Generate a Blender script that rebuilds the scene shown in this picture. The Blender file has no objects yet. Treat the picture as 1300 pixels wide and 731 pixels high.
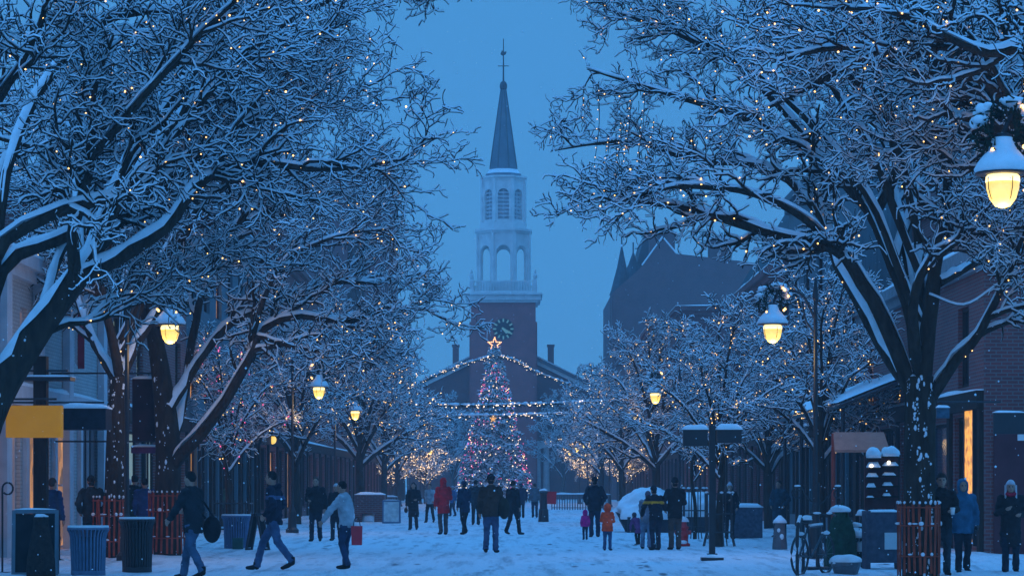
import bpy, math, random
import numpy as np
from mathutils import Vector, Matrix
R = math.radians
SC = bpy.context.scene
COL = SC.collection
F = 3070.0                      # focal length in photo pixels (photo is 1300 px wide)
CAMZ = 1.5

# ------------------------------------------------------------------ camera
cd = bpy.data.cameras.new('camera'); cam = bpy.data.objects.new('camera', cd); COL.objects.link(cam)
cam.location = (0, 0, CAMZ); cam.rotation_euler = (R(90), 0, 0)
cd.sensor_width = 36; cd.lens = 36 * F / 1300
cd.shift_y = (616 - 365.5) / 1300.0
cd.clip_start = 0.5; cd.clip_end = 4000
SC.camera = cam

# ------------------------------------------------------------------ sky, sun, exposure
SUN_EL, SUN_ROT = 4.0, 200.0
wd = bpy.data.worlds.new('World'); SC.world = wd; wd.use_nodes = True
nt = wd.node_tree; nt.nodes.clear()
out = nt.nodes.new('ShaderNodeOutputWorld'); bg = nt.nodes.new('ShaderNodeBackground')
sky = nt.nodes.new('ShaderNodeTexSky'); sky.sky_type = 'NISHITA'; sky.sun_disc = False
sky.sun_elevation = R(SUN_EL); sky.sun_rotation = R(SUN_ROT)
tc = nt.nodes.new('ShaderNodeTexCoord'); sp = nt.nodes.new('ShaderNodeSeparateXYZ')
rp = nt.nodes.new('ShaderNodeValToRGB')           # overcast snow cloud at dusk: brighter overhead
e = rp.color_ramp.elements
SKYC = (0.028, 0.130, 0.287)
e[0].position = 0.0; e[0].color = (*[c for c in SKYC], 1)
e[1].position = 0.25; e[1].color = (*[c * 1.02 for c in SKYC], 1)
q = rp.color_ramp.elements.new(0.9); q.color = (0.048, 0.295, 0.80, 1)
mul = nt.nodes.new('ShaderNodeMix'); mul.data_type = 'RGBA'; mul.blend_type = 'MIX'
mul.inputs[0].default_value = 0.02
SKYGAIN = 21.5
gain = nt.nodes.new('ShaderNodeVectorMath'); gain.operation = 'SCALE'; gain.inputs['Scale'].default_value = SKYGAIN
nt.links.new(tc.outputs['Generated'], sp.inputs[0]); nt.links.new(sp.outputs['Z'], rp.inputs[0])
nt.links.new(rp.outputs[0], gain.inputs[0]); nt.links.new(gain.outputs[0], mul.inputs[6])
nt.links.new(sky.outputs[0], mul.inputs[7]); nt.links.new(mul.outputs[2], bg.inputs[0])
bg.inputs[1].default_value = 0.1; nt.links.new(bg.outputs[0], out.inputs[0])

sl = bpy.data.lights.new('sun', 'SUN'); so = bpy.data.objects.new('sun', sl); COL.objects.link(so)
sl.energy = 0.06; sl.angle = R(70); sl.color = (1.0, 0.60, 0.48)
so.rotation_euler = (R(58), 0, R(-20))
SC.view_settings.view_transform = 'Standard'; SC.view_settings.look = 'None'
SC.view_settings.exposure = 0.0; SC.view_settings.gamma = 1.0
SC.view_settings.use_curve_mapping = False
cy = SC.cycles
cy.use_denoising = True
cy.max_bounces = 5; cy.diffuse_bounces = 4; cy.glossy_bounces = 2; cy.transmission_bounces = 3
cy.volume_bounces = 1; cy.sample_clamp_indirect = 1.5; cy.caustics_reflective = False; cy.caustics_refractive = False
cy.use_adaptive_sampling = True; cy.adaptive_threshold = 0.02

# ------------------------------------------------------------------ helpers
def W(px, py, D): return ((px - 650) * D / F, D, CAMZ + (616 - py) * D / F)
def X(px, D): return (px - 650) * D / F
def nrm(v):
    v = np.asarray(v, float); return v / (np.linalg.norm(v, axis=-1, keepdims=True) + 1e-9)

MATS = {}
def mat(name, col, rough=.75, var=.18, scale=6.0, bump=.0, bscale=30, metal=0, emit=None, estr=0, sample=True, stretch=None):
    if name in MATS: return MATS[name]
    m = bpy.data.materials.new(name); m.use_nodes = True; n = m.node_tree; b = n.nodes['Principled BSDF']
    b.inputs['Roughness'].default_value = rough; b.inputs['Metallic'].default_value = metal
    if rough >= .6: b.inputs['Specular IOR Level'].default_value = .12
    co = n.nodes.new('ShaderNodeTexCoord'); vec = co.outputs['Object']
    if stretch:
        mp = n.nodes.new('ShaderNodeMapping'); mp.inputs['Scale'].default_value = stretch
        n.links.new(vec, mp.inputs[0]); vec = mp.outputs[0]
    if var > 0:
        t = n.nodes.new('ShaderNodeTexNoise'); t.inputs['Scale'].default_value = scale; t.inputs['Detail'].default_value = 5
        n.links.new(vec, t.inputs['Vector'])
        r = n.nodes.new('ShaderNodeValToRGB')
        r.color_ramp.elements[0].position = .3; r.color_ramp.elements[1].position = .7
        r.color_ramp.elements[0].color = (*[c * (1 - var) for c in col], 1)
        r.color_ramp.elements[1].color = (*[min(1, c * (1 + var)) for c in col], 1)
        n.links.new(t.outputs[0], r.inputs[0]); n.links.new(r.outputs[0], b.inputs['Base Color'])
    else: b.inputs['Base Color'].default_value = (*col, 1)
    if bump > 0:
        t2 = n.nodes.new('ShaderNodeTexNoise'); t2.inputs['Scale'].default_value = bscale; t2.inputs['Detail'].default_value = 4
        n.links.new(vec, t2.inputs['Vector'])
        bp = n.nodes.new('ShaderNodeBump'); bp.inputs['Strength'].default_value = bump; bp.inputs['Distance'].default_value = .05
        n.links.new(t2.outputs[0], bp.inputs['Height']); n.links.new(bp.outputs[0], b.inputs['Normal'])
    if emit:
        b.inputs['Emission Color'].default_value = (*emit, 1); b.inputs['Emission Strength'].default_value = estr
        if not sample: m.cycles.emission_sampling = 'NONE'
    MATS[name] = m; return m

def brickmat(name, c1, c2, mortar, scale=1.0, bw=.24, bh=.08):
    if name in MATS: return MATS[name]
    m = bpy.data.materials.new(name); m.use_nodes = True; n = m.node_tree; b = n.nodes['Principled BSDF']
    b.inputs['Roughness'].default_value = .85
    co = n.nodes.new('ShaderNodeTexCoord'); s = n.nodes.new('ShaderNodeSeparateXYZ'); n.links.new(co.outputs['Object'], s.inputs[0])
    ad = n.nodes.new('ShaderNodeMath'); n.links.new(s.outputs[0], ad.inputs[0]); n.links.new(s.outputs[1], ad.inputs[1])
    cb = n.nodes.new('ShaderNodeCombineXYZ'); n.links.new(ad.outputs[0], cb.inputs[0]); n.links.new(s.outputs[2], cb.inputs[1])
    br = n.nodes.new('ShaderNodeTexBrick'); n.links.new(cb.outputs[0], br.inputs['Vector'])
    br.inputs['Scale'].default_value = scale; br.inputs['Brick Width'].default_value = bw; br.inputs['Row Height'].default_value = bh
    br.inputs['Mortar Size'].default_value = .012; br.inputs['Color1'].default_value = (*c1, 1); br.inputs['Color2'].default_value = (*c2, 1)
    br.inputs['Mortar'].default_value = (*mortar, 1)
    t = n.nodes.new('ShaderNodeTexNoise'); t.inputs['Scale'].default_value = .9; t.inputs['Detail'].default_value = 6; n.links.new(co.outputs['Object'], t.inputs['Vector'])
    mr = n.nodes.new('ShaderNodeMapRange'); mr.inputs['To Min'].default_value = .65; mr.inputs['To Max'].default_value = 1.3
    n.links.new(t.outputs[0], mr.inputs[0])
    mx = n.nodes.new('ShaderNodeVectorMath'); mx.operation = 'SCALE'; n.links.new(br.outputs[0], mx.inputs[0]); n.links.new(mr.outputs[0], mx.inputs['Scale'])
    n.links.new(mx.outputs[0], b.inputs['Base Color'])
    bp = n.nodes.new('ShaderNodeBump'); bp.inputs['Strength'].default_value = .5; bp.inputs['Distance'].default_value = .01
    n.links.new(br.outputs['Fac'], bp.inputs['Height']); bp.invert = True; n.links.new(bp.outputs[0], b.inputs['Normal'])
    MATS[name] = m; return m

SNOW = mat('snow', (.84, .86, .88), .8, .05, 9, .35, 14)
TSNOW = mat('branch_snow', (.84, .86, .88), .85, .08, 5, .3, 14)
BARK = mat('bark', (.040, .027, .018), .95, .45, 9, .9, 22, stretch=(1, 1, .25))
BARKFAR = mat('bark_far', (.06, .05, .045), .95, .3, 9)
BLACK = mat('black_iron', (.012, .012, .014), .5, .3, 12)
DARKWOOD = mat('dark_wood', (.030, .018, .012), .7, .35, 6, .3, 20, stretch=(4, 4, .6))
GLASS = mat('dark_glass', (.012, .016, .022), .08, .3, 1.5)
GLASSB = mat('blue_glass', (.05, .07, .10), .1, .3, 1.2)
LIT = mat('lit_window', (.5, .3, .1), .4, .3, 3, emit=(1.0, .40, .05), estr=.85)
LITDIM = mat('dim_lit_window', (.3, .2, .1), .4, .5, 2.5, emit=(1.0, .42, .10), estr=.42)
LITPALE = mat('pale_lit_wall', (.6, .62, .45), .6, .12, 2, emit=(.8, .85, .5), estr=.16)
BULB = mat('warm_bulb', (1, .8, .5), .4, 0, emit=(1, .50, .12), estr=5, sample=False)
BULBDIM = mat('warm_bulb_dim', (1, .8, .5), .4, 0, emit=(1, .55, .18), estr=2.6, sample=False)
BULBFAR = mat('warm_bulb_far', (1, .8, .5), .4, 0, emit=(1, .58, .24), estr=6, sample=False)
BULBPINK = mat('pink_bulb', (1, .3, .5), .4, 0, emit=(1, .09, .24), estr=2.6, sample=False)
BULBWHITE = mat('white_bulb', (1, .9, .8), .4, 0, emit=(1, .70, .45), estr=4.2, sample=False)
GLOBE = mat('lamp_globe', (.9, .7, .3), .3, .25, 7, emit=(1.0, .60, .07), estr=1.15)
GLOBEGLOW = mat('added_globe_glow', (1, .9, .6), .3, .0, emit=(1.0, .78, .32), estr=1.8)  # paler, stronger emission stands in for the bulb's brightness near the top
GREENERY = mat('greenery', (.015, .03, .018), .9, .5, 20)
METAL = mat('grey_metal', (.10, .115, .13), .45, .25, 8, metal=.3)

def lit_pattern(m, kind):
    n = m.node_tree; b = n.nodes['Principled BSDF']; co = n.nodes.new('ShaderNodeTexCoord'); r = n.nodes.new('ShaderNodeMapRange')
    if kind == 'drape':
        t = n.nodes.new('ShaderNodeTexWave'); t.inputs['Scale'].default_value = 2.2; t.inputs['Distortion'].default_value = 9; t.inputs['Detail'].default_value = 3; t.inputs['Detail Scale'].default_value = 1.5; r.inputs['To Min'].default_value = .35; r.inputs['To Max'].default_value = 1.5
        n.links.new(t.outputs['Fac'], r.inputs[0])
    else:
        t = n.nodes.new('ShaderNodeTexVoronoi'); t.inputs['Scale'].default_value = 2.6; t.distance = 'CHEBYCHEV'; r.inputs['To Min'].default_value = .15; r.inputs['To Max'].default_value = 1.5
        sx = n.nodes.new('ShaderNodeSeparateColor'); n.links.new(t.outputs['Color'], sx.inputs[0]); n.links.new(sx.outputs[0], r.inputs[0])
    n.links.new(co.outputs['Object'], t.inputs['Vector'])
    ml = n.nodes.new('ShaderNodeMath'); ml.operation = 'MULTIPLY'; ml.inputs[1].default_value = b.inputs['Emission Strength'].default_value; n.links.new(r.outputs[0], ml.inputs[0]); n.links.new(ml.outputs[0], b.inputs['Emission Strength'])
lit_pattern(LIT, 'drape'); lit_pattern(LITDIM, 'shelves')
class MB:
    """collects shapes into one mesh"""
    def __init__(s): s.v = []; s.f = []; s.m = []; s.n = 0; s.mi = 0
    def add(s, V, Fs):
        V = np.asarray(V, float).reshape(-1, 3); b = s.n; s.v.append(V); s.n += len(V)
        for f in Fs: s.f.append([int(i) + b for i in f]); s.m.append(s.mi)
        return s
    def box(s, c, d, rz=0, rx=0, ry=0):
        x, y, z = [k / 2 for k in d]
        V = np.array([(-x,-y,-z),(x,-y,-z),(x,y,-z),(-x,y,-z),(-x,-y,z),(x,-y,z),(x,y,z),(-x,y,z)])
        M = np.array(Matrix.Rotation(rz, 3, 'Z') @ Matrix.Rotation(ry, 3, 'Y') @ Matrix.Rotation(rx, 3, 'X'))
        return s.add(V @ M.T + np.array(c), [(0,3,2,1),(4,5,6,7),(0,1,5,4),(1,2,6,5),(2,3,7,6),(3,0,4,7)])
    def bb(s, a, b): return s.box([(p + q) / 2 for p, q in zip(a, b)], [abs(q - p) for p, q in zip(a, b)])
    def tube(s, pts, r, k=8, cap=True):
        P = np.asarray(pts, float); n = len(P); rr = np.broadcast_to(np.asarray(r, float), (n,))
        t = np.gradient(P, axis=0) if n > 2 else np.repeat([P[1] - P[0]], 2, 0)
        t = nrm(t); ref = np.array([0, 0, 1.]) if abs(nrm(P[-1] - P[0])[2]) < .8 else np.array([1., 0, 0])
        u = nrm(np.cross(t, ref)); w = np.cross(u, t)
        a = np.arange(k) * 2 * math.pi / k
        V = P[:, None] + rr[:, None, None] * (np.cos(a)[None, :, None] * u[:, None] + np.sin(a)[None, :, None] * w[:, None])
        Fs = [(i*k+j, i*k+(j+1)%k, (i+1)*k+(j+1)%k, (i+1)*k+j) for i in range(n-1) for j in range(k)]
        if cap: Fs += [tuple(range(k))[::-1], tuple((n-1)*k + j for j in range(k))]
        return s.add(V, Fs)
    def lathe(s, prof, c=(0,0,0), k=16, sx=1, sy=1, ph=0):
        n = len(prof); a = np.arange(k) * 2 * math.pi / k + ph
        V = np.array([[(r*math.cos(q)*sx + c[0], r*math.sin(q)*sy + c[1], z + c[2]) for q in a] for r, z in prof])
        Fs = [(i*k+j, i*k+(j+1)%k, (i+1)*k+(j+1)%k, (i+1)*k+j) for i in range(n-1) for j in range(k)]
        Fs += [tuple(range(k))[::-1], tuple((n-1)*k + j for j in range(k))]
        return s.add(V, Fs)
    def ell(s, c, r, k=12, n=8):
        rr = np.broadcast_to(np.asarray(r, float), (3,))
        prof = [(max(1e-3, math.sin(math.pi*i/n)), -math.cos(math.pi*i/n)) for i in range(n+1)]
        V = np.array([[(p*math.cos(2*math.pi*j/k)*rr[0]+c[0], p*math.sin(2*math.pi*j/k)*rr[1]+c[1], z*rr[2]+c[2]) for j in range(k)] for p, z in prof])
        Fs = [(i*k+j, i*k+(j+1)%k, (i+1)*k+(j+1)%k, (i+1)*k+j) for i in range(n) for j in range(k)]
        Fs += [tuple(range(k))[::-1], tuple(n*k + j for j in range(k))]
        return s.add(V, Fs)
    def prism(s, poly, axis, a, b):
        """poly: 2D outline; axis 'x','y','z' extruded from a to b"""
        n = len(poly)
        def mk(p, q): return {'x': (q, p[0], p[1]), 'y': (p[0], q, p[1]), 'z': (p[0], p[1], q)}[axis]
        V = [mk(p, a) for p in poly] + [mk(p, b) for p in poly]
        return s.add(V, [tuple(range(n))[::-1], tuple(range(n, 2*n))] + [(i, (i+1)%n, n+(i+1)%n, n+i) for i in range(n)])
    def build(s, name, m, parent=None, smooth=False, loc=None):
        me = bpy.data.meshes.new(name)
        V = np.concatenate(s.v) if s.v else np.zeros((0, 3))
        me.from_pydata(V.tolist(), [], s.f)
        ms = m if isinstance(m, (list, tuple)) else [m]
        for k in ms: me.materials.append(k)
        if len(ms) > 1: me.polygons.foreach_set('material_index', np.array(s.m, np.int32))
        if smooth: me.polygons.foreach_set('use_smooth', np.ones(len(me.polygons), bool))
        me.update()
        o = link(name, me, parent, loc)
        if name in ('snow', 'wreath_snow', 'snow_patch'): o['kind'] = 'stuff'
        return o

def link(name, me, parent=None, loc=None):
    o = bpy.data.objects.new(name, me); COL.objects.link(o)
    if parent is not None: o.parent = parent
    if loc is not None: o.location = loc
    return o
def bigmesh(name, V, Q, m, smooth=False, mi=None):
    me = bpy.data.meshes.new(name); V = np.ascontiguousarray(V, np.float32); Q = np.ascontiguousarray(Q, np.int32)
    n, k = Q.shape
    me.vertices.add(len(V)); me.vertices.foreach_set('co', V.ravel())
    me.loops.add(n*k); me.loops.foreach_set('vertex_index', Q.ravel())
    me.polygons.add(n); me.polygons.foreach_set('loop_start', np.arange(n, dtype=np.int32)*k)
    try: me.polygons.foreach_set('loop_total', np.full(n, k, np.int32))
    except Exception: pass
    ms = m if isinstance(m, (list, tuple)) else [m]
    for x in ms: me.materials.append(x)
    if mi is not None: me.polygons.foreach_set('material_index', np.asarray(mi, np.int32))
    if smooth: me.polygons.foreach_set('use_smooth', np.ones(n, bool))
    me.update(calc_edges=True); return me
def thing(name, label, cat, loc=(0,0,0), rz=0, group=None):
    o = bpy.data.objects.new(name, None); COL.objects.link(o); o.location = loc; o.rotation_euler = (0, 0, rz)
    o.empty_display_size = .2; o['label'] = label; o['category'] = cat
    if group: o['group'] = group
    return o
def tag(o, label=None, cat=None, group=None, kind=None):
    if label: o['label'] = label
    if cat: o['category'] = cat
    if group: o['group'] = group
    if kind: o['kind'] = kind
    return o
def copytree(o, parent=None):
    c = o.copy(); COL.objects.link(c)
    if parent is not None: c.parent = parent
    for ch in list(o.children): copytree(ch, c)
    return c
def fnoise(P, seed, freq, n=6):
    """cheap smooth noise in [-1,1] made of sines"""
    g = np.random.default_rng(seed); out = np.zeros(P.shape[:-1])
    for i in range(n):
        d = g.normal(size=P.shape[-1]); d /= np.linalg.norm(d)
        out += np.sin((P @ d) * freq * (0.6 + 1.1*g.random()) * 2*math.pi + g.random()*7)
    return out / (n ** .5) / 1.3
def lump(mb, c, r, seed=0, k=14, n=8, flat=True):
    """snow lump: half ellipsoid with a bumpy surface"""
    V = []; 
    for i in range(n+1):
        a = (math.pi/2) * i / n
        for j in range(k):
            b = 2*math.pi*j/k; V.append((math.cos(a)*math.cos(b), math.cos(a)*math.sin(b), math.sin(a)))
    V = np.array(V); nz = fnoise(V*1.0, seed, .8)[:, None]
    V = V * (1 + .16*nz) * np.array(r) + np.array(c)
    Fs = [(i*k+j, i*k+(j+1)%k, (i+1)*k+(j+1)%k, (i+1)*k+j) for i in range(n) for j in range(k)]
    return mb.add(V, Fs + [tuple(range(k))[::-1]])
def snowslab(mb, a, b, h, seed=0, nx=6, ny=3):
    """rounded layer of snow on the rectangle a..b at height z"""
    (x0, y0, z), (x1, y1) = a, b
    nx = max(nx, 3); ny = max(ny, 3); V = []; Fs = []
    for i in range(nx+1):
        for j in range(ny+1):
            u, w = i/nx, j/ny; ed = min(1, 5*min(u, 1-u, w, 1-w) + .25)
            p = np.array([x0+(x1-x0)*u, y0+(y1-y0)*w, 0.])
            V.append((p[0], p[1], z + h*ed*(1 + .25*float(fnoise(p[None], seed, .9)[0]))))
    m = len(V); V += [(v[0], v[1], z - .004) for v in V]
    id = lambda i, j: i*(ny+1)+j
    for i in range(nx):
        for j in range(ny): Fs.append((id(i,j), id(i+1,j), id(i+1,j+1), id(i,j+1)))
    for i in range(nx): Fs += [(id(i,0)+m, id(i+1,0)+m, id(i+1,0), id(i,0)), (id(i+1,ny)+m, id(i,ny)+m, id(i,ny), id(i+1,ny))]
    for j in range(ny): Fs += [(id(0,j+1)+m, id(0,j)+m, id(0,j), id(0,j+1)), (id(nx,j)+m, id(nx,j+1)+m, id(nx,j+1), id(nx,j))]
    return mb.add(V, Fs)

# ------------------------------------------------------------------ ground
def ground():
    ys = [-60, 0, 20, 30]; y = 36.
    while y < 120: ys.append(y); y += .10 + (y-36)*.0045
    while y < 420: ys.append(y); y *= 1.03
    ys += [600, 1000, 2000]
    xs = np.concatenate([[-1500, -600, -200, -80, -40, -20], np.linspace(-13, 13, 170), [20, 40, 80, 200, 600, 1500]])
    gx, gy = np.meshgrid(xs, np.array(ys)); P = np.stack([gx, gy], -1)
    inn = (np.abs(gx) < 12.9) & (gy > 33) & (gy < 330)
    far = np.clip((130-gy)/90, 0, 1)
    z = .010*fnoise(P*[1, .5], 1, .25) + far*(.008*fnoise(P*[1.3, .5], 2, .9) + .016*fnoise(P*[2.6, .5], 3, 1.4, 10)*np.clip(fnoise(P*[.5, .12], 4, .5)+.6, 0, 1))
    side = np.clip((np.abs(gx)-6.8)/2.5, 0, 1); z += side*.05*(1+.6*fnoise(P, 5, .35))
    z -= .07*far*np.clip(fnoise(P*[1.6, .45], 8, 1.5, 9)-.7, 0, 1)
    z = np.where(inn, z, 0)
    V = np.stack([gx, gy, z], -1).reshape(-1, 3); nx = len(xs); ny = len(ys)
    i, j = np.meshgrid(np.arange(nx-1), np.arange(ny-1)); a = (j*nx+i).ravel()
    Q = np.stack([a, a+1, a+nx+1, a+nx], -1)
    m = bpy.data.materials.new('ground_snow'); m.use_nodes = True; n = m.node_tree; b = n.nodes['Principled BSDF']
    b.inputs['Roughness'].default_value = .75
    co = n.nodes.new('ShaderNodeTexCoord')
    mp = n.nodes.new('ShaderNodeMapping'); mp.inputs['Scale'].default_value = (2.2, .16, 1); n.links.new(co.outputs['Object'], mp.inputs[0])
    t1 = n.nodes.new('ShaderNodeTexNoise'); t1.inputs['Scale'].default_value = 1.1; t1.inputs['Detail'].default_value = 8; t1.inputs['Roughness'].default_value = .7
    n.links.new(mp.outputs[0], t1.inputs['Vector'])
    r = n.nodes.new('ShaderNodeValToRGB'); el = r.color_ramp.elements
    el[0].position = .30; el[0].color = (.36, .37, .39, 1); el[1].position = .50; el[1].color = (.79, .80, .82, 1)
    n.links.new(t1.outputs[0], r.inputs[0]); n.links.new(r.outputs[0], b.inputs['Base Color'])
    m2 = n.nodes.new('ShaderNodeMapping'); m2.inputs['Scale'].default_value = (2.6, .55, 1); n.links.new(co.outputs['Object'], m2.inputs[0])
    vo = n.nodes.new('ShaderNodeTexVoronoi'); vo.inputs['Scale'].default_value = 1.0; n.links.new(m2.outputs[0], vo.inputs['Vector'])
    tm = n.nodes.new('ShaderNodeTexNoise'); tm.inputs['Scale'].default_value = .35; tm.inputs['Detail'].default_value = 3; n.links.new(co.outputs['Object'], tm.inputs['Vector'])
    mr = n.nodes.new('ShaderNodeMapRange'); mr.inputs['From Min'].default_value = .10; mr.inputs['From Max'].default_value = .24; mr.inputs['To Min'].default_value = 1; mr.inputs['To Max'].default_value = 0; n.links.new(vo.outputs['Distance'], mr.inputs[0])
    mk = n.nodes.new('ShaderNodeMapRange'); mk.inputs['From Min'].default_value = .40; mk.inputs['From Max'].default_value = .55; n.links.new(tm.outputs[0], mk.inputs[0])
    ml = n.nodes.new('ShaderNodeMath'); ml.operation = 'MULTIPLY'; n.links.new(mr.outputs[0], ml.inputs[0]); n.links.new(mk.outputs[0], ml.inputs[1])
    mx = n.nodes.new('ShaderNodeMix'); mx.data_type = 'RGBA'; n.links.new(ml.outputs[0], mx.inputs[0]); n.links.new(r.outputs[0], mx.inputs[6]); mx.inputs[7].default_value = (.17, .17, .19, 1); n.links.new(mx.outputs[2], b.inputs['Base Color'])
    t2 = n.nodes.new('ShaderNodeTexNoise'); t2.inputs['Scale'].default_value = 5; t2.inputs['Detail'].default_value = 6
    n.links.new(co.outputs['Object'], t2.inputs['Vector'])
    bp = n.nodes.new('ShaderNodeBump'); bp.inputs['Strength'].default_value = 1.0; bp.inputs['Distance'].default_value = .16
    n.links.new(t2.outputs[0], bp.inputs['Height']); n.links.new(bp.outputs[0], b.inputs['Normal'])
    o = link('ground', bigmesh('ground', V, Q, m, True)); tag(o, kind='structure')
ground()

# ------------------------------------------------------------------ buildings
def wallgrid(mb, o, u, U, V, holes, depth, inward):
    o = np.array(o, float); u = np.array(u, float); inw = np.array(inward, float)
    us = sorted({0, U, *[h[0] for h in holes], *[h[1] for h in holes]}); vs = sorted({0, V, *[h[2] for h in holes], *[h[3] for h in holes]})
    pt = lambda a, b, d=0: o + u*a + np.array([0, 0, b]) + inw*d
    for a0, a1 in zip(us, us[1:]):
        for b0, b1 in zip(vs, vs[1:]):
            ca, cb = (a0+a1)/2, (b0+b1)/2
            if any(h[0] < ca < h[1] and h[2] < cb < h[3] for h in holes): continue
            mb.add([pt(a0,b0), pt(a1,b0), pt(a1,b1), pt(a0,b1)], [(0,1,2,3)])
    for h in holes:
        c = [(h[0],h[2]), (h[1],h[2]), (h[1],h[3]), (h[0],h[3])]
        for (p, q) in zip(c, c[1:]+c[:1]): mb.add([pt(*p), pt(*q), pt(*q, depth), pt(*p, depth)], [(0,1,2,3)])

WINCACHE = {}
def window(parent, o, u, inward, h, fm, pm, kind='window', nmul=(1, 1)):
    """frame + pane in an opening h=(u0,u1,v0,v1)"""
    w, hh = h[1]-h[0], h[3]-h[2]
    key = (round(w, 2), round(hh, 2), fm.name, nmul)
    if key not in WINCACHE:
        mb = MB(); t = .07
        for sx in (-1, 1): mb.box((sx*(w/2-t/2), 0, 0), (t, .08, hh-.002))
        for sz in (-1, 1): mb.box((0, 0, sz*(hh/2-t/2)), (w-2*t, .08, t))
        for i in range(1, nmul[0]+1): mb.box((-w/2+w*i/(nmul[0]+1), -.01, 0), (.045, .05, hh-2*t))
        for i in range(1, nmul[1]+1): mb.box((0, .01, -hh/2+hh*i/(nmul[1]+1)), (w-2*t, .045, .045))
        a = mb.build('window_frame', fm); b = MB().box((0, .035, 0), (w-2*t, .012, hh-2*t)).build('pane', pm)
        WINCACHE[key] = (a.data, b.data); bpy.data.objects.remove(a); bpy.data.objects.remove(b)
    A, B = WINCACHE[key]
    c = np.array(o) + np.array(u)*(h[0]+h[1])/2 + np.array([0, 0, (h[2]+h[3])/2]) + np.array(inward)*.14
    f = link(kind, A, parent, c); f.rotation_euler = (0, 0, math.atan2(inward[1], inward[0]) - math.pi/2)
    p = link('pane', B, f); p.material_slots[0].link = 'OBJECT'; p.material_slots[0].material = pm
    return f

def building(name, label, side, y0, y1, z1, wm, xf=10.1, depth=10, floors=(), ground_h=3.6, bays=0, shop=None, trim=None, rng=1,
             front=(), roof_snow=.18, cornice=.3, lit=.15, fm=None, wz=None, litm=None):
    """box building whose street face is x = side*xf between y0 and y1. floors: (sill, head, count, width)"""
    g = random.Random(rng); sgn = side; trim = trim or wm; fm = fm or DARKWOOD
    root = thing(name, label, 'building', (sgn*(xf+depth/2), (y0+y1)/2, 0)); ox, oy = sgn*(xf+depth/2), (y0+y1)/2
    L = y1-y0; hx = depth/2; holes = []; wins = []
    for (s, h, n, w) in floors:
        for i in range(n):
            c = L*(i+.5)/n; holes.append((c-w/2, c+w/2, s, h)); wins.append(('window', holes[-1]))
    if bays:
        bw = L/bays
        for i in range(bays):
            hh = (i*bw+.35, (i+1)*bw-.35, .45, ground_h-.55) if i % 3 != 1 else (i*bw+.5, (i+1)*bw-.5, .06, ground_h-.65)
            holes.append(hh); wins.append(('shop_window' if i % 3 != 1 else 'door', hh))
    mb = MB(); o = (-sgn*hx, -L/2, 0)
    wallgrid(mb, o, (0, 1, 0), L, z1, holes, .2, (sgn, 0, 0))
    fh = [(a-w/2, a+w/2, s, h) for (a, w, s, h) in front]
    fo = (-hx, -L/2, 0)
    wallgrid(mb, fo, (1, 0, 0), depth, z1, fh, .2, (0, 1, 0))
    mb.add([(-hx, L/2, 0), (hx, L/2, 0), (hx, L/2, z1), (-hx, L/2, z1)], [(0, 1, 2, 3)])
    mb.add([(sgn*hx, -L/2, 0), (sgn*hx, L/2, 0), (sgn*hx, L/2, z1), (sgn*hx, -L/2, z1)], [(0, 1, 2, 3)])
    mb.build('wall', wm, root)
    for kind, h in wins:
        pm = (litm or LITDIM) if g.random() < lit else (GLASS if g.random() < .75 else GLASSB)
        window(root, o, (0, 1, 0), (sgn, 0, 0), h, fm, pm, kind, (1, 1) if kind == 'window' else ((0, 1) if kind == 'door' else (2, 0)))
    for h in fh: window(root, fo, (1, 0, 0), (0, 1, 0), h, fm, GLASS, 'window', (3, 2))
    r = MB(); r.bb((-hx+.02, -L/2+.02, z1-.3), (hx-.02, L/2-.02, z1-.08)); rf = r.build('roof', METAL, root)
    s = MB(); snowslab(s, (-hx+.01, -L/2+.01, z1-.08), (hx-.01, L/2-.01), roof_snow+.08, rng); s.build('roof_snow', SNOW, root, True)
    if cornice:
        c = MB(); x = -sgn*hx
        for (d, za, zb) in ((cornice, z1-.22, z1+.05), (cornice*.55, z1-.45, z1-.22)):
            c.bb((x-sgn*d, -L/2-d*.9, za), (x-sgn*.003, L/2-.01, zb)); c.bb((x, -L/2-d*.9, za), (x+sgn*depth, -L/2-.003, zb))
        c.build('cornice', trim, root)
        s = MB(); snowslab(s, (min(x-sgn*cornice, x-sgn*.02), -L/2-cornice*.9, z1+.05), (max(x-sgn*cornice, x-sgn*.02), L/2), .10, rng+3, 4, 24)
        snowslab(s, (min(x, x+sgn*depth), -L/2-cornice*.9, z1+.05), (max(x, x+sgn*depth), -L/2), .10, rng+4, 12, 4)
        s.build('cornice_snow', SNOW, root, True)
    if bays:
        c = MB(); x = -sgn*hx
        c.bb((x-sgn*.16, -L/2+.02, ground_h-.45), (x-sgn*.004, L/2-.02, ground_h-.05))
        for i in range(bays+1):
            yy = -L/2 + min(max(i*L/bays, .16), L-.16); c.bb((x-sgn*.10, yy-.14, 0), (x-sgn*.004, yy+.14, ground_h-.45))
        c.build('shopfront_trim', fm, root)
        s = MB(); snowslab(s, (min(x-sgn*.16, x), -L/2+.02, ground_h-.05), (max(x-sgn*.16, x), L/2-.02), .09, rng+9, 3, 20); s.build('ledge_snow', SNOW, root, True)
    root['hx'] = hx
    return root

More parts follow.
